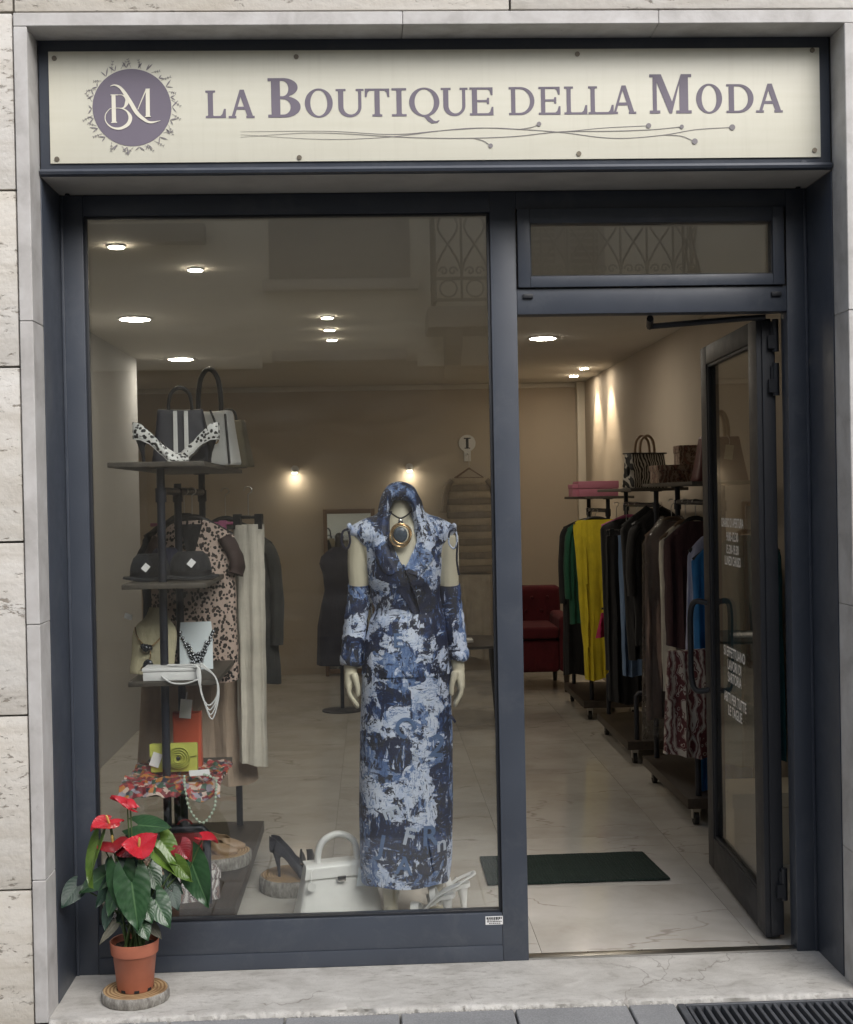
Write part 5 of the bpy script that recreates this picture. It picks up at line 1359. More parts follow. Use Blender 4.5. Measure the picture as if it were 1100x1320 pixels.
# base board of the left rack: patterned boxes, slice of wood with beige shoes, red purse
zb_ = .135
def pbox(label, cx, cy, w_, d_, h_, z0, mat, rot=0., name='gift_box', lidh=.03):
    t = thing(name, label, 'gift box', (cx, cy, z0), rot)
    MB().box(-w_/2, w_/2, -d_/2, d_/2, .0005, h_-lidh).build('box_body', M[mat], t, bevel=.002, local=True)
    MB().box(-w_/2-.004, w_/2+.004, -d_/2-.004, d_/2+.004, h_-lidh+.0005, h_).build('lid', M[mat], t, bevel=.003, local=True)
    return t
p = at(248, 1172, .36)
pbox('small white box with a dark floral print beside the plant inside the window', p.x, .37, .175, .12, .105, zb_, 'floral', .32)
pbox('larger dark floral printed box partly hidden by the plant leaves', -.79, .40, .20, .15, .145, zb_, 'floral_brown', .1)
lg = thing('wood_slice', 'slice of pale tree trunk carrying beige shoes on the rack base', 'wood slice', (-.625, .80, zb_))
def log(t, c, r, h, n=44, seed=1):
    rad = [r*(1+.05*noise.noise(Vector((math.cos(2*PI*k/n)*1.4+seed, math.sin(2*PI*k/n)*1.4, 0)))+.02*noise.noise(Vector((math.cos(2*PI*k/n)*6+seed, math.sin(2*PI*k/n)*6, 0)))) for k in range(n)]
    def ring(f, z): return [(f*rad[k]*math.cos(2*PI*k/n), f*rad[k]*math.sin(2*PI*k/n), z) for k in range(n)]
    MB().loft([ring(.97, .0005), ring(1.0, h*.15), ring(1.01, h*.6), ring(.985, h*.93), ring(.955, h-.0008)]).build('bark', M['bark'], t, smooth=50, local=True)
    MB().loft([ring(.952, h-.0012), ring(.94, h)]).build('cut_face', M['logface'], t, local=True)
log(lg, None, .125, .05, seed=4)
for k, (dx, dy, rz) in enumerate(((-.02, -.02, -.25), (.0, .045, -.1))):
    pump('beige flat shoe on the pale wood slice, ' + ('nearer of the pair' if k == 0 else 'farther of the pair'), (-.625+dx, .80+dy, zb_+.05), rz, 'tan_leather', L=.20, heel=.022, lining='tan_leather', group=None)
p = at(237, 1095, .62)
t = handbag('small red suede purse standing behind the anthurium flowers', (p.x, .66, zb_), .1, .15, .16, .06, .12, .04, 'red_suede', hm='red_suede', hh=.05, hr=.004, hw=.5)
# floor: black pumps on a wood slice
fp = onz(368, 1150, 0.0)
lg = thing('wood_slice', 'dark slice of tree trunk on the marble floor carrying the black pumps', 'wood slice', (fp.x+.03, fp.y+.04, 0))
log(lg, None, .135, .062, seed=9)
pump('black stiletto pump standing on the dark wood slice heel to the left', (fp.x+.045, fp.y-.02, .062), -.30, 'navy_leather', L=.21, heel=.10, lining='black_leather')
q = onz(402, 1140, .03)
pump('black stiletto pump with tan lining half hidden behind the white handbag', (q.x+.0, q.y+.10, .0), PI*.42, 'black_leather', L=.215, heel=.11, lining='tan_leather')
# right-hand shelves
def on(px, y, z): p = at(px, 620, y); return (p.x, y, z)
x_, y_, z_ = on(768, 4.75, 1.535)
pk = pbox('pink lidded box on top of the far right rack', x_, y_, .27, .22, .105, z_, 'pink_box', .03, lidh=.05)
x_, y_, z_ = on(738, 4.72, 1.535)
pbox('small dusty pink box standing at the end beside the pink lidded box', x_+.018, y_+.02, .055, .16, .085, z_, 'pink_box', .03, lidh=.03)
t = handbag('zebra striped handbag with two dark handles on the middle right shelf', on(832, 3.30, 1.580), .45, .26, .20, .13, .245, .07, 'zebra', hm='tan_leather', hh=.105, hr=.008, hw=.42, two=True, e=.22)
MB().box(-.128, .128, -.045, .045, .198, .206).build('top_band', M['black_leather'], t, bevel=.003, local=True)
MB().ball((-.145, -.03, .10), (.014, .010, .03), 8, 6).build('tassel', M['black_leather'], t, smooth=60, local=True)
pbox('brown floral box lying flat on the nearest right shelf', on(868, 2.40, 0)[0], 2.40, .20, .16, .092, 1.600, 'floral_brown', .05)
pbox('tall brown floral box behind the flat one on the nearest right shelf', on(891, 2.58, 0)[0], 2.62, .13, .13, .20, 1.600, 'floral_brown', .0, lidh=.04)
handbag('maroon leather handbag with tall handles and a pale tag on the nearest right shelf', on(928, 2.02, 1.600), .1, .27, .215, .13, .19, .07, 'maroon_leather', hm='tan_leather', hh=.125, hr=.009, hw=.40, two=True, tag_=(.02, .14, 'velvet_cream'))

# ================================================================== MANNEQUIN
YMN = .46
def mp(px, py, dy=0.): return at(px, py, YMN+dy)
mq = thing('mannequin', 'headless cream mannequin in a blue and white printed hooded dress', 'mannequin', (mp(521, 900).x, YMN, 0))
def body_rings(tab, n=40, e=1.0):
    R = []
    for py, xl, xr, b, dy in tab:
        a = mp(xl, py); c = mp(xr, py); cx, hw_ = (a.x+c.x)/2, (c.x-a.x)/2; z = (a.z+c.z)/2
        R.append([(cx+hw_*math.copysign(abs(math.cos(t_))**e, math.cos(t_)), YMN+dy+b*math.copysign(abs(math.sin(t_))**e, math.sin(t_)), z) for t_ in [2*PI*k/n for k in range(n)]])
    return R
B = MB()
torso = [(640, 503, 530, .040, .005), (655, 503, 531, .042, .005), (664, 499, 535, .048, .004), (671, 487, 548, .060, .004), (678, 470, 566, .072, .004), (688, 458, 578, .082, .002), (705, 463, 575, .088, -.004), (730, 474, 567, .104, -.012), (745, 476, 565, .106, -.012), (765, 481, 560, .092, -.004), (790, 487, 555, .080, 0), (820, 480, 566, .095, 0), (850, 474, 574, .108, .004), (890, 473, 576, .105, .006), (930, 476, 572, .09, .006)]
B.loft(body_rings(torso))
def limb(pts, rs, n=14): B.tube(cr(pts, 5), [interp([(i/(len(rs)-1), r) for i, r in enumerate(rs)], k/((len(pts)-1)*5)) for k in range((len(pts)-1)*5+1)], n)
limb([mp(464, 690), mp(462, 725), mp(463, 765), mp(458, 815), mp(453, 852), mp(452, 868)], [.042, .040, .037, .034, .027, .024])
limb([mp(577, 690), mp(578, 725), mp(579, 765), mp(584, 812), mp(589, 850), mp(591, 866)], [.042, .040, .037, .034, .027, .024])
for s_, w0, k0, tips in ((1, (452, 864), (450, 886), (463, 913)), (-1, (591, 862), (594, 886), (585, 911))):
    a, b = mp(*w0), mp(*k0)
    # palm: flattened, broad in depth
    rings = []
    for q, (rx, ry) in ((0, (.022, .024)), (.35, (.021, .032)), (.7, (.019, .038)), (1.0, (.016, .040))):
        c = a.lerp(b, q)
        rings.append([(c.x+rx*math.cos(t_), c.y+ry*math.sin(t_), c.z) for t_ in [2*PI*k/16 for k in range(16)]])
    B.loft(rings)
    for f, (dy, ln) in enumerate(((-.031, .88), (-.0105, 1.0), (.0105, .95), (.031, .76))):
        base = b+Vector((0, dy, .012)); tip = mp(*tips); tip = Vector((tip.x, base.y*.85+YMN*.15, tip.z))
        v = tip-base
        mid1 = base+Vector((-s_*.002+v.x*.10, 0, v.z*.36*ln)); mid2 = base+Vector((v.x*.48, 0, v.z*.70*ln)); end = base+Vector((v.x*.95, 0, v.z*ln))
        B.tube(cr([base, mid1, mid2, end], 4), [.0098, .0098, .0097, .0095, .0095, .0093, .009, .0089, .0088, .0086, .0082, .0076, .0055], 10)
    th = [mp(*((456, 868) if s_ == 1 else (587, 866)), -.03), mp(*((460, 880) if s_ == 1 else (583.5, 879)), -.040), mp(*((461.5, 890) if s_ == 1 else (582, 889)), -.040), mp(*((461.5, 898) if s_ == 1 else (582.5, 897)), -.036)]
    B.tube(cr(th, 4), [.015, .0145, .014, .0125, .0115, .011, .0108, .0106, .0103, .010, .0095, .0085, .006], 10)
limb([mp(502, 925), mp(503, 1000), mp(505, 1080), mp(505, 1130), mp(504, 1160), (mp(504, 1160).x, YMN, .06), (mp(504, 1160).x, YMN, .02)], [.075, .060, .046, .036, .027, .026, .030])
limb([mp(547, 925), mp(550, 1000), mp(556, 1080), mp(560, 1130), mp(562, 1150), (mp(562, 1160).x, YMN+.07, .07), (mp(562, 1160).x, YMN+.07, .02)], [.075, .060, .046, .036, .027, .026, .030])
for px, dy in ((504, 0), (562, .07)):
    x = mp(px, 1160).x
    B.loft([[(x+w_*math.cos(t_), YMN+dy+yy, max(.002, .004+h_*(.5+.5*math.sin(t_)))) for t_ in [2*PI*k/14 for k in range(14)]] for yy, w_, h_ in ((.045, .012, .03), (.03, .027, .05), (-.03, .030, .055), (-.09, .036, .035), (-.13, .034, .024), (-.155, .018, .015))])
bd = B.build('body', M['mannequin'], mq)
q = bd.modifiers.new('r', 'REMESH'); q.mode = 'VOXEL'; q.voxel_size = .0042; q.use_smooth_shade = True
q = bd.modifiers.new('s', 'SMOOTH'); q.factor = .5; q.iterations = 4
bake(bd)
if not bd.data.materials: bd.data.materials.append(M['mannequin'])
sm(bd, 80)

# dress
def dress_ring(py, xl, xr, b, dy, n, amp, ph, freq=9):
    a, c = mp(xl, py), mp(xr, py); cx, hw_ = (a.x+c.x)/2, (c.x-a.x)/2; z = (a.z+c.z)/2; r = []
    for k in range(n):
        t_ = 2*PI*k/n; co, si = math.cos(t_), math.sin(t_)
        w_ = 1+amp*(.6*math.sin(freq*t_+ph)+.6*noise.noise(Vector((co*2.2, si*2.2, py*.02+ph))))
        r.append(Vector((cx+hw_*w_*math.copysign(abs(co)**.86, co), YMN+dy+b*w_*si, z+(.004*math.sin(5*t_) if amp > .03 else 0))))
    return r
def table_rows(tab, step, n, amp0, amp1, ph, freq=9):
    R = []; pys = [r[0] for r in tab]; py = pys[0]
    while py <= pys[-1]+1e-6:
        vals = interp([(r[0], r[1:]) for r in tab], py); q = (py-pys[0])/(pys[-1]-pys[0])
        R.append(dress_ring(py, *vals, n, amp0+(amp1-amp0)*q, ph, freq)); py += step
    return R
skirt_tab = [(785, 484.5, 571.5, .100, 0), (800, 479, 574, .108, 0), (830, 471, 578, .124, .004), (866, 467, 581, .135, .004), (900, 466, 581, .134, .004), (960, 464, 582.5, .130, .004), (1040, 463.5, 583, .130, .004), (1100, 464.5, 582, .132, .004), (1138.5, 466, 578, .130, .004)]
R = table_rows(skirt_tab, 6.0, 120, .010, .034, .7, 5)
dr_ = MB().loft(R, cap=False).build('dress_skirt', M['dress'], mq, smooth=70, solid=.004)
pep = [(786, 484, 572.5, .104, 0), (800, 477, 575.5, .116, 0), (830, 470, 579.5, .131, .002), (852, 467.5, 581, .137, .003), (868, 467, 581.3, .1395, .004)]
R = table_rows(pep, 3.0, 160, .020, .030, 2.1, 13)
pe_ = MB().loft(R, cap=False).build('dress_peplum', M['dress'], mq, smooth=70, solid=.004)
# bodice: open V at the front
bod = [(659, 492, 545, .058, .004, 15), (664, 483, 552, .068, .004, 17.5), (670, 466, 570, .078, .004, 18.5), (677, 454, 582, .088, .003, 18.5), (686, 449.5, 586, .094, .001, 18), (694, 458, 580, .097, -.002, 17), (704, 468, 572, .103, -.006, 13.5), (718, 471.5, 569, .113, -.011, 7), (731, 473.5, 568.5, .121, -.014, .3), (745, 475, 567.5, .122, -.014, .0), (765, 479, 567, .112, -.006, .0), (788, 485, 572, .102, .000, .0)]
nb = 88
rows = []
py = 659.0
while py <= 788:
    xl, xr, b, dy, op = interp([(r[0], r[1:]) for r in bod], py)
    a, c = mp(xl, py), mp(xr, py); cx, hw_ = (a.x+c.x)/2, (c.x-a.x)/2; z = (a.z+c.z)/2
    vx = mp(520.5, py).x; o_ = op/353.0
    al = math.asin(max(-.9, min(.9, (vx-o_-cx)/hw_))); ar = math.asin(max(-.9, min(.9, (vx+o_-cx)/hw_)))
    row = []
    for k in range(nb+1):
        an = ar + (2*PI-(ar-al))*k/nb      # from right edge of the V round the back to the left edge; 0 = front
        w_ = 1+.010*noise.noise(Vector((math.sin(an)*4, math.cos(an)*4, py*.05)))+.006*math.sin(an*17+py*.1)
        row.append((cx+hw_*w_*math.sin(an), YMN+dy-b*w_*math.cos(an), z))
    rows.append(row); py += 3.0
bo_ = MB().loft(rows, cap=False, closed=False).build('dress_bodice', M['dress'], mq, smooth=70, solid=.004)
# wrap fold from the V down to the waist
fo = [mp(520, 728, -.133), mp(528, 748, -.138), mp(536, 770, -.122), mp(541, 788, -.106)]
MB().tube(cr(fo, 5), [.008]*16, 8, flat=.5).build('wrap_fold', M['dress'], mq, smooth=60)
# waistband
R = [dress_ring(py, 484.6, 571.8, .1055, 0, 90, .012, .4, 21) for py in (783, 786, 789)]
MB().loft(R, cap=False).build('waist_gather', M['dress'], mq, smooth=70, solid=.006)
# hood and cowl: strips between rim and back
inner = [(516, 735), (505, 715), (501, 698), (500, 680), (499.5, 662), (502, 649), (509, 643.5), (518, 643), (526, 645), (531, 652), (534, 664), (536.5, 680), (538.5, 698), (537, 714), (523, 736)]
outer = [(500, 742), (487, 722), (481, 700), (484.5, 680), (488, 662), (490.5, 645), (499, 628), (515, 621.5), (532, 627), (540, 640), (546.5, 658), (555, 676), (561.5, 697), (557, 722), (540, 744)]
iy = [-.128, -.112, -.096, -.082, -.070, -.062, -.060, -.060, -.060, -.062, -.070, -.082, -.096, -.112, -.128]
oy = [-.125, -.106, -.086, -.050, -.020, .000, .005, .005, .005, .000, -.020, -.050, -.086, -.106, -.125]
fI = [(at(x+ (2.2 if k < 7 else -2.2), y+1.5, YMN+iy[k]+.035)) for k, (x, y) in enumerate(inner)]
pI = [at(x, y, YMN+iy[k]) for k, (x, y) in enumerate(inner)]
pM = [at((inner[k][0]*.55+outer[k][0]*.45), (inner[k][1]*.55+outer[k][1]*.45)-(1.5 if 4 < k < 10 else 0), YMN+iy[k]-.012) for k in range(15)]
pO = [at(x, y, YMN+oy[k]) for k, (x, y) in enumerate(outer)]
pB = [at(516+(x-516)*.80, 690+(y-690)*.93, YMN+.07+(0 if 2 < k < 12 else -.12)) for k, (x, y) in enumerate(outer)]
cur = [cr(c, 7) for c in (fI, pI, pM, pO, pB)]
nn = len(cur[0])
cols = [cr([c[i] for c in cur], 6) for i in range(nn)]
for i, c in enumerate(cols):
    for j in range(len(c)):
        c[j] = c[j]+Vector((.004*noise.noise(Vector((i*.16, j*.5, 1))), -.005*noise.noise(Vector((i*.12, j*.45, 4))), .003*noise.noise(Vector((i*.2, j*.4, 8)))))
MB().loft(cols, cap=False, closed=False).build('dress_hood', M['dress'], mq, smooth=75, solid=.004)
# gathered shoulder ties
for px, s_ in ((449, -1), (587, 1)):
    m = MB()
    for k in range(5):
        y_ = YMN-.05+.022*k
        a = at(px+(-s_)*1.5, 680+k*1.0, y_)
        m.ball(a+Vector((0, 0, .004)), (.010, .016, .013), 10, 6)
    m.build('shoulder_gather', M['dress'], mq, smooth=70)
    a = mp(px, 682, -.09)
    dark = 'black_cloth' if s_ < 0 else 'dress'
    lp = [a, a+Vector((-.020, -.006, -.010)), a+Vector((-.024, -.006, -.05)), a+Vector((-.006, -.006, -.070)), a+Vector((.006, -.006, -.045)), a+Vector((.002, -.004, -.008))]
    if s_ < 0: MB().tube(cr(lp, 5), .0042, 7).build('tie_cord', M['navy_cloth'], mq, smooth=60)
    else:
        MB().tube(cr(lp, 4), .0036, 7).build('tie_cord', M['dress'], mq, smooth=60)
        MB().tube(cr([a, a+Vector((.006, -.006, -.05)), a+Vector((.003, -.008, -.11)), a+Vector((.010, -.008, -.165))], 4), .0038, 7).build('tie_cord', M['navy_cloth'], mq, smooth=60)
# loose printed sleeves
for s_, pts in ((-1, [(464, 753), (462, 775), (459, 800), (456, 825), (454.5, 843), (454, 853)]), (1, [(578.5, 753), (580.5, 775), (583.5, 800), (586.5, 822), (588.5, 838), (589.5, 846)])):
    P_ = cr([mp(*p) for p in pts], 8); n_ = len(P_); rings = []
    for i, p in enumerate(P_):
        q = i/(n_-1); r0 = interp([(0, .0405), (.3, .041), (.6, .040), (.85, .039), (.95, .041), (1, .039)], q)
        rings.append([p+Vector((r0*(1+.07*noise.noise(Vector((math.cos(t_)*1.5, q*13+s_, math.sin(t_)*1.5)))+.030*math.sin(q*58+2.5*math.sin(t_)+1.5*noise.noise(Vector((q*9, t_, s_)))))*math.cos(t_), r0*1.05*math.sin(t_), .006*math.sin(t_+q*5))) for t_ in [2*PI*k/36 for k in range(36)]])
    sl = MB().loft(rings, cap=False).build('printed_sleeve', M['dress'], mq, smooth=75, solid=.004)
    cp_ = P_[-1]
    MB().loft([[cp_+Vector((r_*math.cos(t_)*(1+.05*math.sin(3*t_)), r_*math.sin(t_), dz+.004*math.sin(2*t_))) for t_ in [2*PI*k/30 for k in range(30)]] for r_, dz in ((.039, .026), (.0425, .020), (.0435, .006), (.042, -.008), (.038, -.011), (.034, -.006))], cap=False).build('cuff', M['dress'], sl, smooth=75, solid=.003)
# printed letters on the cloth
trees = {}
def decal(o, body, px, py, size, rot, mat):
    dg = bpy.context.evaluated_depsgraph_get()
    if o.name not in trees: trees[o.name] = BVHTree.FromPolygons([MW[o.name] @ v.co for v in o.data.vertices], [tuple(p.vertices) for p in o.data.polygons])
    cu = bpy.data.curves.new('t', 'FONT'); cu.body = body; cu.align_x = 'CENTER'; cu.align_y = 'CENTER'; cu.size = size; cu.offset = size*.02
    tmp = bpy.data.objects.new('tmp', cu); COL.objects.link(tmp); bpy.context.view_layer.update()
    me = bpy.data.meshes.new_from_object(tmp.evaluated_get(bpy.context.evaluated_depsgraph_get())); bpy.data.objects.remove(tmp)
    bm = bmesh.new(); bm.from_mesh(me); bmesh.ops.triangulate(bm, faces=bm.faces)
    bmesh.ops.subdivide_edges(bm, edges=[e for e in bm.edges if e.calc_length() > size*.15], cuts=2)
    c = mp(px, py); R_ = Matrix.Rotation(rot, 3, 'Y')
    for v in bm.verts:
        w_ = R_ @ Vector((v.co.x, 0, v.co.y)); x, z = c.x+w_.x, c.z+w_.z
        h = trees[o.name].ray_cast(Vector((x, -1, z)), Vector((0, 1, 0)))
        yy = h[0].y-.0035 if h[0] else YMN-.12
        v.co = (x, yy, z)
    bm.transform(MW[o.name].inverted()); bm.to_mesh(me); bm.free()
    me.materials.clear(); me.materials.append(mat); me.name = 'printed_letter'
    l_ = link('printed_letter', me, o)
    l_.parent = o
P('ink_pale', (.52, .58, .68), .7, bump=0)
MI = {k: bpy.data.materials.get(k) or 0 for k in ()}
pale = P('print_pale_blue', (.50, .56, .68), .65, bump=0); navy = P('print_navy', (.018, .024, .06), .65, bump=0); mid = P('print_mid_blue', (.10, .17, .33), .65, bump=0)
decal(bo_, 'D', 538, 766, .15, -.55, navy)
for a in (('E', 503, 1037, .085, 1.2, pale), ('F', 526, 1068, .09, .25, pale), ('R', 553, 1068, .10, .05, mid), ('2', 562, 956, .11, .2, mid), ('T', 574, 927, .07, .6, navy), ('J', 492, 1080, .10, .2, mid), ('S', 534, 965, .05, .1, pale), ('n', 568, 1080, .08, 0, pale), ('A', 520, 1105, .09, .1, mid), ('C', 520, 930, .10, .9, mid)):
    decal(dr_, *a)
for a in (('5', 560, 856, .05, .4, navy), ('E', 512, 822, .07, 0, mid)): decal(pe_, *a)
# pendant necklace
pc = at(516.5, 690, YMN-.128)
pnk = thing('pendant_necklace', 'gilt ring pendant with a grey stone on a dark cord round the mannequin neck', 'necklace', pc)
MB().tube(cr([at(502, 659, YMN-.055), at(508, 664, YMN-.088), at(516.5, 668, YMN-.105), at(525, 664, YMN-.088), at(531, 658, YMN-.055)], 5), .0032, 7).build('cord', M['black_leather'], pnk, smooth=60)
MB().ball(at(516.5, 671, YMN-.112), (.009, .008, .008), 10, 6).build('bead', M['silver'], pnk, smooth=60)
MB().ball(at(516.5, 674.5, YMN-.115), (.010, .009, .010), 10, 6).build('bead', M['bead_dark'], pnk, smooth=60)
MB().tube([pc+Vector((.037*math.cos(a)*(1+.07*math.sin(2*a)), .003*math.sin(3*a), .041*math.sin(a))) for a in [2*PI*k/40 for k in range(41)]], .0042, 8).build('ring', M['gold'], pnk, smooth=60)
MB().tube([pc+Vector((.002+.030*math.cos(a), -.004, .003+.033*math.sin(a)*(1+.06*math.cos(a)))) for a in [2*PI*k/36 for k in range(37)]], .0032, 8).build('ring', M['gold'], pnk, smooth=60)
MB().ball(pc+Vector((0, -.003, .002)), (.025, .009, .028), 20, 10).build('stone', M['grey_stone'], pnk, smooth=70)

# white slingback sandals beside the feet
def sandal(label, loc, rotz):
    t = thing('white_sandal', label, 'sandal', loc, rotz)
    L_ = .235; heel = .112
    def sole(q): return heel*interp([(0, 1.0), (.15, .97), (.35, .72), (.55, .28), (.68, .03), (.78, 0.0), (1, .03)], q)+.006
    def wid(q): return interp([(0, .014), (.06, .025), (.3, .024), (.5, .028), (.7, .040), (.85, .034), (.96, .018), (1, .006)], q)
    rows = [i/24 for i in range(25)]
    MB().loft([[(-L_/2+q*L_, s_*wid(q), sole(q)+dz) for s_, dz in ((-1, -.010), (1, -.010), (1, .004), (-1, .004))] for q in rows]).build('sole', M['white_leather'], t, smooth=30, local=True)
    hx = -L_/2+.03
    MB().loft([[(hx+dx+r*math.cos(a), r*math.sin(a), z) for a in [2*PI*k/12 for k in range(12)]] for z, r, dx in ((0, .010, -.008), (heel*.4, .012, -.006), (heel*.8, .019, -.002), (heel*.95, .024, .002))]).build('heel', M['white_leather'], t, smooth=60, local=True)
    def strap(q, hgt_, wd):
        w_ = wid(q)
        MB().grid(14, 2, lambda u, v: (-L_/2+q*L_+(v-.5)*wd+.012*math.sin(u*PI), -w_*1.02*math.cos(u*PI), sole(q)-.002+hgt_*math.sin(u*PI))).build('strap', M['white_leather'], t, smooth=60, solid=.003, local=True)
    strap(.76, .036, .050); strap(.58, .050, .030); strap(.30, .050, .022)
    MB().tube(cr([(-.01, -.028, .060), (-.06, -.033, .115), (-.125, -.018, .150), (-.132, 0, .152), (-.125, .018, .150), (-.06, .033, .115), (-.01, .028, .060)], 5), .0095, 7, flat=.55).build('heel_strap', M['white_leather'], t, smooth=60, local=True)
    MB().tube(arc((-.07, -.038, .120), .009, 0, 2*PI, 12, (1, 0, 0), (0, 0, 1)), .0016, 6).build('buckle', M['silver'], t, smooth=60, local=True)
    return t
sandal('white heeled sandal beside the mannequin foot with its heel to the front', (mp(545, 1160).x, .40, 0), PI*.90)
sandal('white slingback sandal at the mannequin foot nearest the doormat', (mp(566, 1160).x, .50, 0), PI*1.0)

# ================================================================== ANTHURIUM
YP = -.215
pb_ = onz(175, 1273, .036); YP = pb_.y+.0
PX, PY = at(174, 1240, YP).x, YP
ws_ = thing('wood_slice', 'round bark edged slice of wood on the sill under the terracotta pot', 'wood slice', (PX, PY, 0))
log(ws_, None, .103, .034, seed=2)
pt = thing('potted_anthurium', 'red flowering anthurium in a terracotta coloured plastic pot', 'potted plant', (PX, PY, .0345))
z0 = .0345
pot = MB().lathe([(.0535, z0), (.056, z0+.006), (.0665, z0+.112), (.0675, z0+.113), (.0725, z0+.114), (.0755, z0+.150), (.0745, z0+.153), (.0715, z0+.151), (.068, z0+.128), (.05, z0+.126)], 48, (PX, PY, 0)).build('pot', M['terra'], pt, smooth=40)
for k in range(8):
    a = 2*PI*k/8+.25
    MB().obox((PX+.0548*math.cos(a), PY+.0548*math.sin(a), z0+.006), (.004, .015, .008), Matrix.Rotation(a, 3, 'Z')).build('drain_notch', M['pit'], pot)
MB().grid(24, 24, lambda u, v: (PX+.0675*(2*u-1)*math.sqrt(1-(2*v-1)**2/2), PY+.0675*(2*v-1)*math.sqrt(1-(2*u-1)**2/2), z0+.131+.006*noise.noise(Vector((u*9, v*9, 0))))).build('soil', M['soil'], pt, smooth=60)
def leaf(a, tip, w, mat, ya, yt, face=(0, -1, .35), curl=.12, fold=.10, name='leaf', heart=1.0, stem_from=None, stem_mat='stem', sr=.0022):
    A = at(a[0], a[1], ya); T = at(tip[0], tip[1], yt); D = T-A; L_ = D.length; D.normalize()
    N = Vector(face).normalized(); Xv = D.cross(N).normalized(); N = Xv.cross(D).normalized()
    W_ = w*1.18/405.0/2
    prof = [(0, .55), (.06, .80), (.14, .95), (.26, 1.0), (.42, .90), (.60, .68), (.76, .44), (.90, .19), (1.0, .0)]
    def fn(u, v):
        s_ = 2*u-1; wv = W_*interp(prof, v)
        back = heart*.40*L_*(abs(s_)**1.3)*(1-v)**3.2
        x = s_*wv; y = v*L_-back
        z = -curl*L_*(v**2) + fold*W_*abs(s_)*1.3 - .35*W_*s_*s_*(1-v)*heart*.5 + .018*W_*math.sin(v*40)*abs(s_)
        return A + Xv*x + D*y + N*z
    o = MB().grid(12, 18, fn).build(name, M[mat], pt, smooth=70, solid=.0012)
    if stem_from is not None:
        s0 = Vector((PX+stem_from[0], PY+stem_from[1], z0+.13))
        m_ = s0.lerp(A, .55)+Vector((0, 0, .03)); m_.x = s0.x*.5+A.x*.5
        MB().tube(cr([s0, m_, A+N*-.002], 6), [sr*1.2]*5+[sr]*8, 7).build('stem', M[stem_mat], pt, smooth=60)
    return o
def rs(): return (random.uniform(-.03, .03), random.uniform(-.03, .02))
# back leaves first, depths measured from the pot centre
b = PY
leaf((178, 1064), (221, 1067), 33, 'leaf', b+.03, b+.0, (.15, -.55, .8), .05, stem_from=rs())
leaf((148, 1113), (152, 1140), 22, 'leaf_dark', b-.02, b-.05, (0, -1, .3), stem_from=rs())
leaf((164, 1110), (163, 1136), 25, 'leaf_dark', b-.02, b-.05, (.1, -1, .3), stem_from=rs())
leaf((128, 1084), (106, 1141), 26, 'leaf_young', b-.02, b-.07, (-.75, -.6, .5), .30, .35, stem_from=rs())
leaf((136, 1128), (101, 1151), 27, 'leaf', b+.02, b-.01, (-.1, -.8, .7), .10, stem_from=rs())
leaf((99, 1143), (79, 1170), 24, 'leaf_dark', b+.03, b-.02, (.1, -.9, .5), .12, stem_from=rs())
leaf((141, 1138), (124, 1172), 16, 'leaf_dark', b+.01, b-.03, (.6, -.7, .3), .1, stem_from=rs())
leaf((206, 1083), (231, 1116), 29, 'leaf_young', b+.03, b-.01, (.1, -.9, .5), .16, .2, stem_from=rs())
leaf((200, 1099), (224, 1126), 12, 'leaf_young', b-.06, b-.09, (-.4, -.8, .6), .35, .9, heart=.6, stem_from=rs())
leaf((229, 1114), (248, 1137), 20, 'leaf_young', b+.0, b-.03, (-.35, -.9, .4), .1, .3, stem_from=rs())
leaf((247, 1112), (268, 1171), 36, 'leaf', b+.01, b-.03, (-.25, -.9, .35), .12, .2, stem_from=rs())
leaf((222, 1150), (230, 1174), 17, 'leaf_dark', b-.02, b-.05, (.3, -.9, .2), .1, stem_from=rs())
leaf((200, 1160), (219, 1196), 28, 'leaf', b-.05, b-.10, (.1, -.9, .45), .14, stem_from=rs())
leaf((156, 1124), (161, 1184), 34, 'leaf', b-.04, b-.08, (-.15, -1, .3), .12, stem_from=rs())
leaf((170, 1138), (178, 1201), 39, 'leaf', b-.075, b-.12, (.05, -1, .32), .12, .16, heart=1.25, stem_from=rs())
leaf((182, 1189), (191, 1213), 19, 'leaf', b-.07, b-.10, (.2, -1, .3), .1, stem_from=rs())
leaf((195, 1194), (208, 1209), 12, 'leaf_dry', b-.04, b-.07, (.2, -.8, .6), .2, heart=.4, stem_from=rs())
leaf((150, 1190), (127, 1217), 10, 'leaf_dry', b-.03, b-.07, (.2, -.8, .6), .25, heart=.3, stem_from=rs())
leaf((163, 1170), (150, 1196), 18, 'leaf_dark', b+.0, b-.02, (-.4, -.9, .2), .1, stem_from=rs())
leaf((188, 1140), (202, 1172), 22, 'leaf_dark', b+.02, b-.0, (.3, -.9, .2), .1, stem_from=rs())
leaf((178, 1150), (170, 1190), 22, 'leaf_dark', b+.03, b+.02, (-.1, -.9, .2), .1, stem_from=rs())
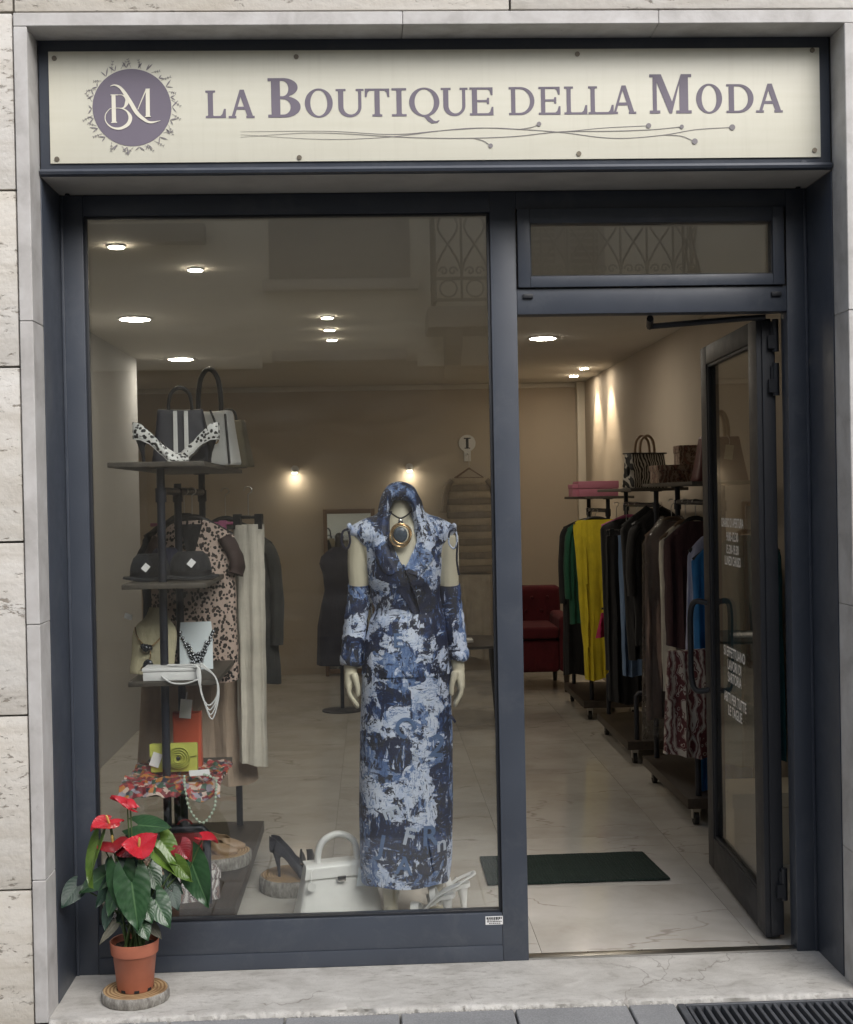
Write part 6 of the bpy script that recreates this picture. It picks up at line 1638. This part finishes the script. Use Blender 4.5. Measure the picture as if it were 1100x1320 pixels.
for a_, t_, w_, m_, dy, fc in (((150, 1148), (138, 1182), 20, 'leaf', -.03, (-.3, -.9, .3)), ((192, 1118), (206, 1150), 24, 'leaf', -.0, (.25, -.9, .35)), ((212, 1128), (236, 1152), 18, 'leaf_dark', .02, (.1, -.9, .4)),
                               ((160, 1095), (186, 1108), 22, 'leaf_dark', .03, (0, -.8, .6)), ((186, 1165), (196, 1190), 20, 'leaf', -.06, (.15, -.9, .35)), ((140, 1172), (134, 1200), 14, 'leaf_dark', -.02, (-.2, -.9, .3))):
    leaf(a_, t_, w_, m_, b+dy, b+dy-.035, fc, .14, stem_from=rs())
def flower(a, tip, w, ya, yt, face, mat='spathe', spadix=None, curl=.1, fold=.1, stem_to=None):
    sp_ = leaf(a, tip, w, mat, ya, yt, face, curl, fold, name='spathe', heart=.9)
    A = at(a[0], a[1], ya)
    if spadix:
        E_ = at(spadix[0], spadix[1], ya-.012)
        MB().tube([A, A.lerp(E_, .3), A.lerp(E_, .8), E_], [.0026, .0042, .0040, .0022], 9).build('spadix', M['spadix'], sp_, smooth=60)
    s0 = Vector((PX+random.uniform(-.025, .025), PY+random.uniform(-.02, .02), z0+.13))
    MB().tube(cr([s0, s0.lerp(A, .5)+Vector(((A.x-s0.x)*.15, 0, .02)), A+Vector((0, .002, -.001))], 6), .0023, 7).build('flower_stem', M['stem'], pt, smooth=60)
flower((168, 1042), (142, 1028), 20, b-.01, b-.02, (.15, -.25, 1), spadix=None, curl=.05, fold=.35)
flower((164, 1037), (176, 1043), 17, b-.01, b-.015, (-.1, -.3, 1), spadix=None, curl=.1, fold=.3)
flower((141, 1062), (117, 1068), 32, b-.03, b-.07, (-.25, -.50, .8), spadix=(137, 1051), curl=.18, fold=.25)
flower((143, 1063), (160, 1058), 12, b-.03, b-.03, (.1, -.45, .9), spadix=None, curl=.05, fold=.3)
flower((145, 1086), (147, 1099), 34, b-.03, b-.06, (0, -.75, .6), 'spathe_dark', spadix=(144.5, 1077), curl=.2)
flower((165, 1091), (174, 1104), 30, b-.02, b-.05, (0, -.7, .6), 'spathe_dark', curl=.2)
flower((179, 1093), (203, 1075), 34, b-.07, b-.05, (-.1, -.62, .85), spadix=(180, 1080), curl=.05, fold=.08)
flower((182, 1092), (156, 1089), 30, b-.07, b-.09, (.1, -.62, .85), spadix=None, curl=.05, fold=.08)
flower((261, 1081), (280, 1083), 17, b-.0, b-.03, (.1, -.42, 1), spadix=None, curl=.22, fold=.45)
flower((232, 1090), (243, 1108), 24, b+.02, b+.0, (0, -.9, .3), 'spathe_dark', curl=.1)
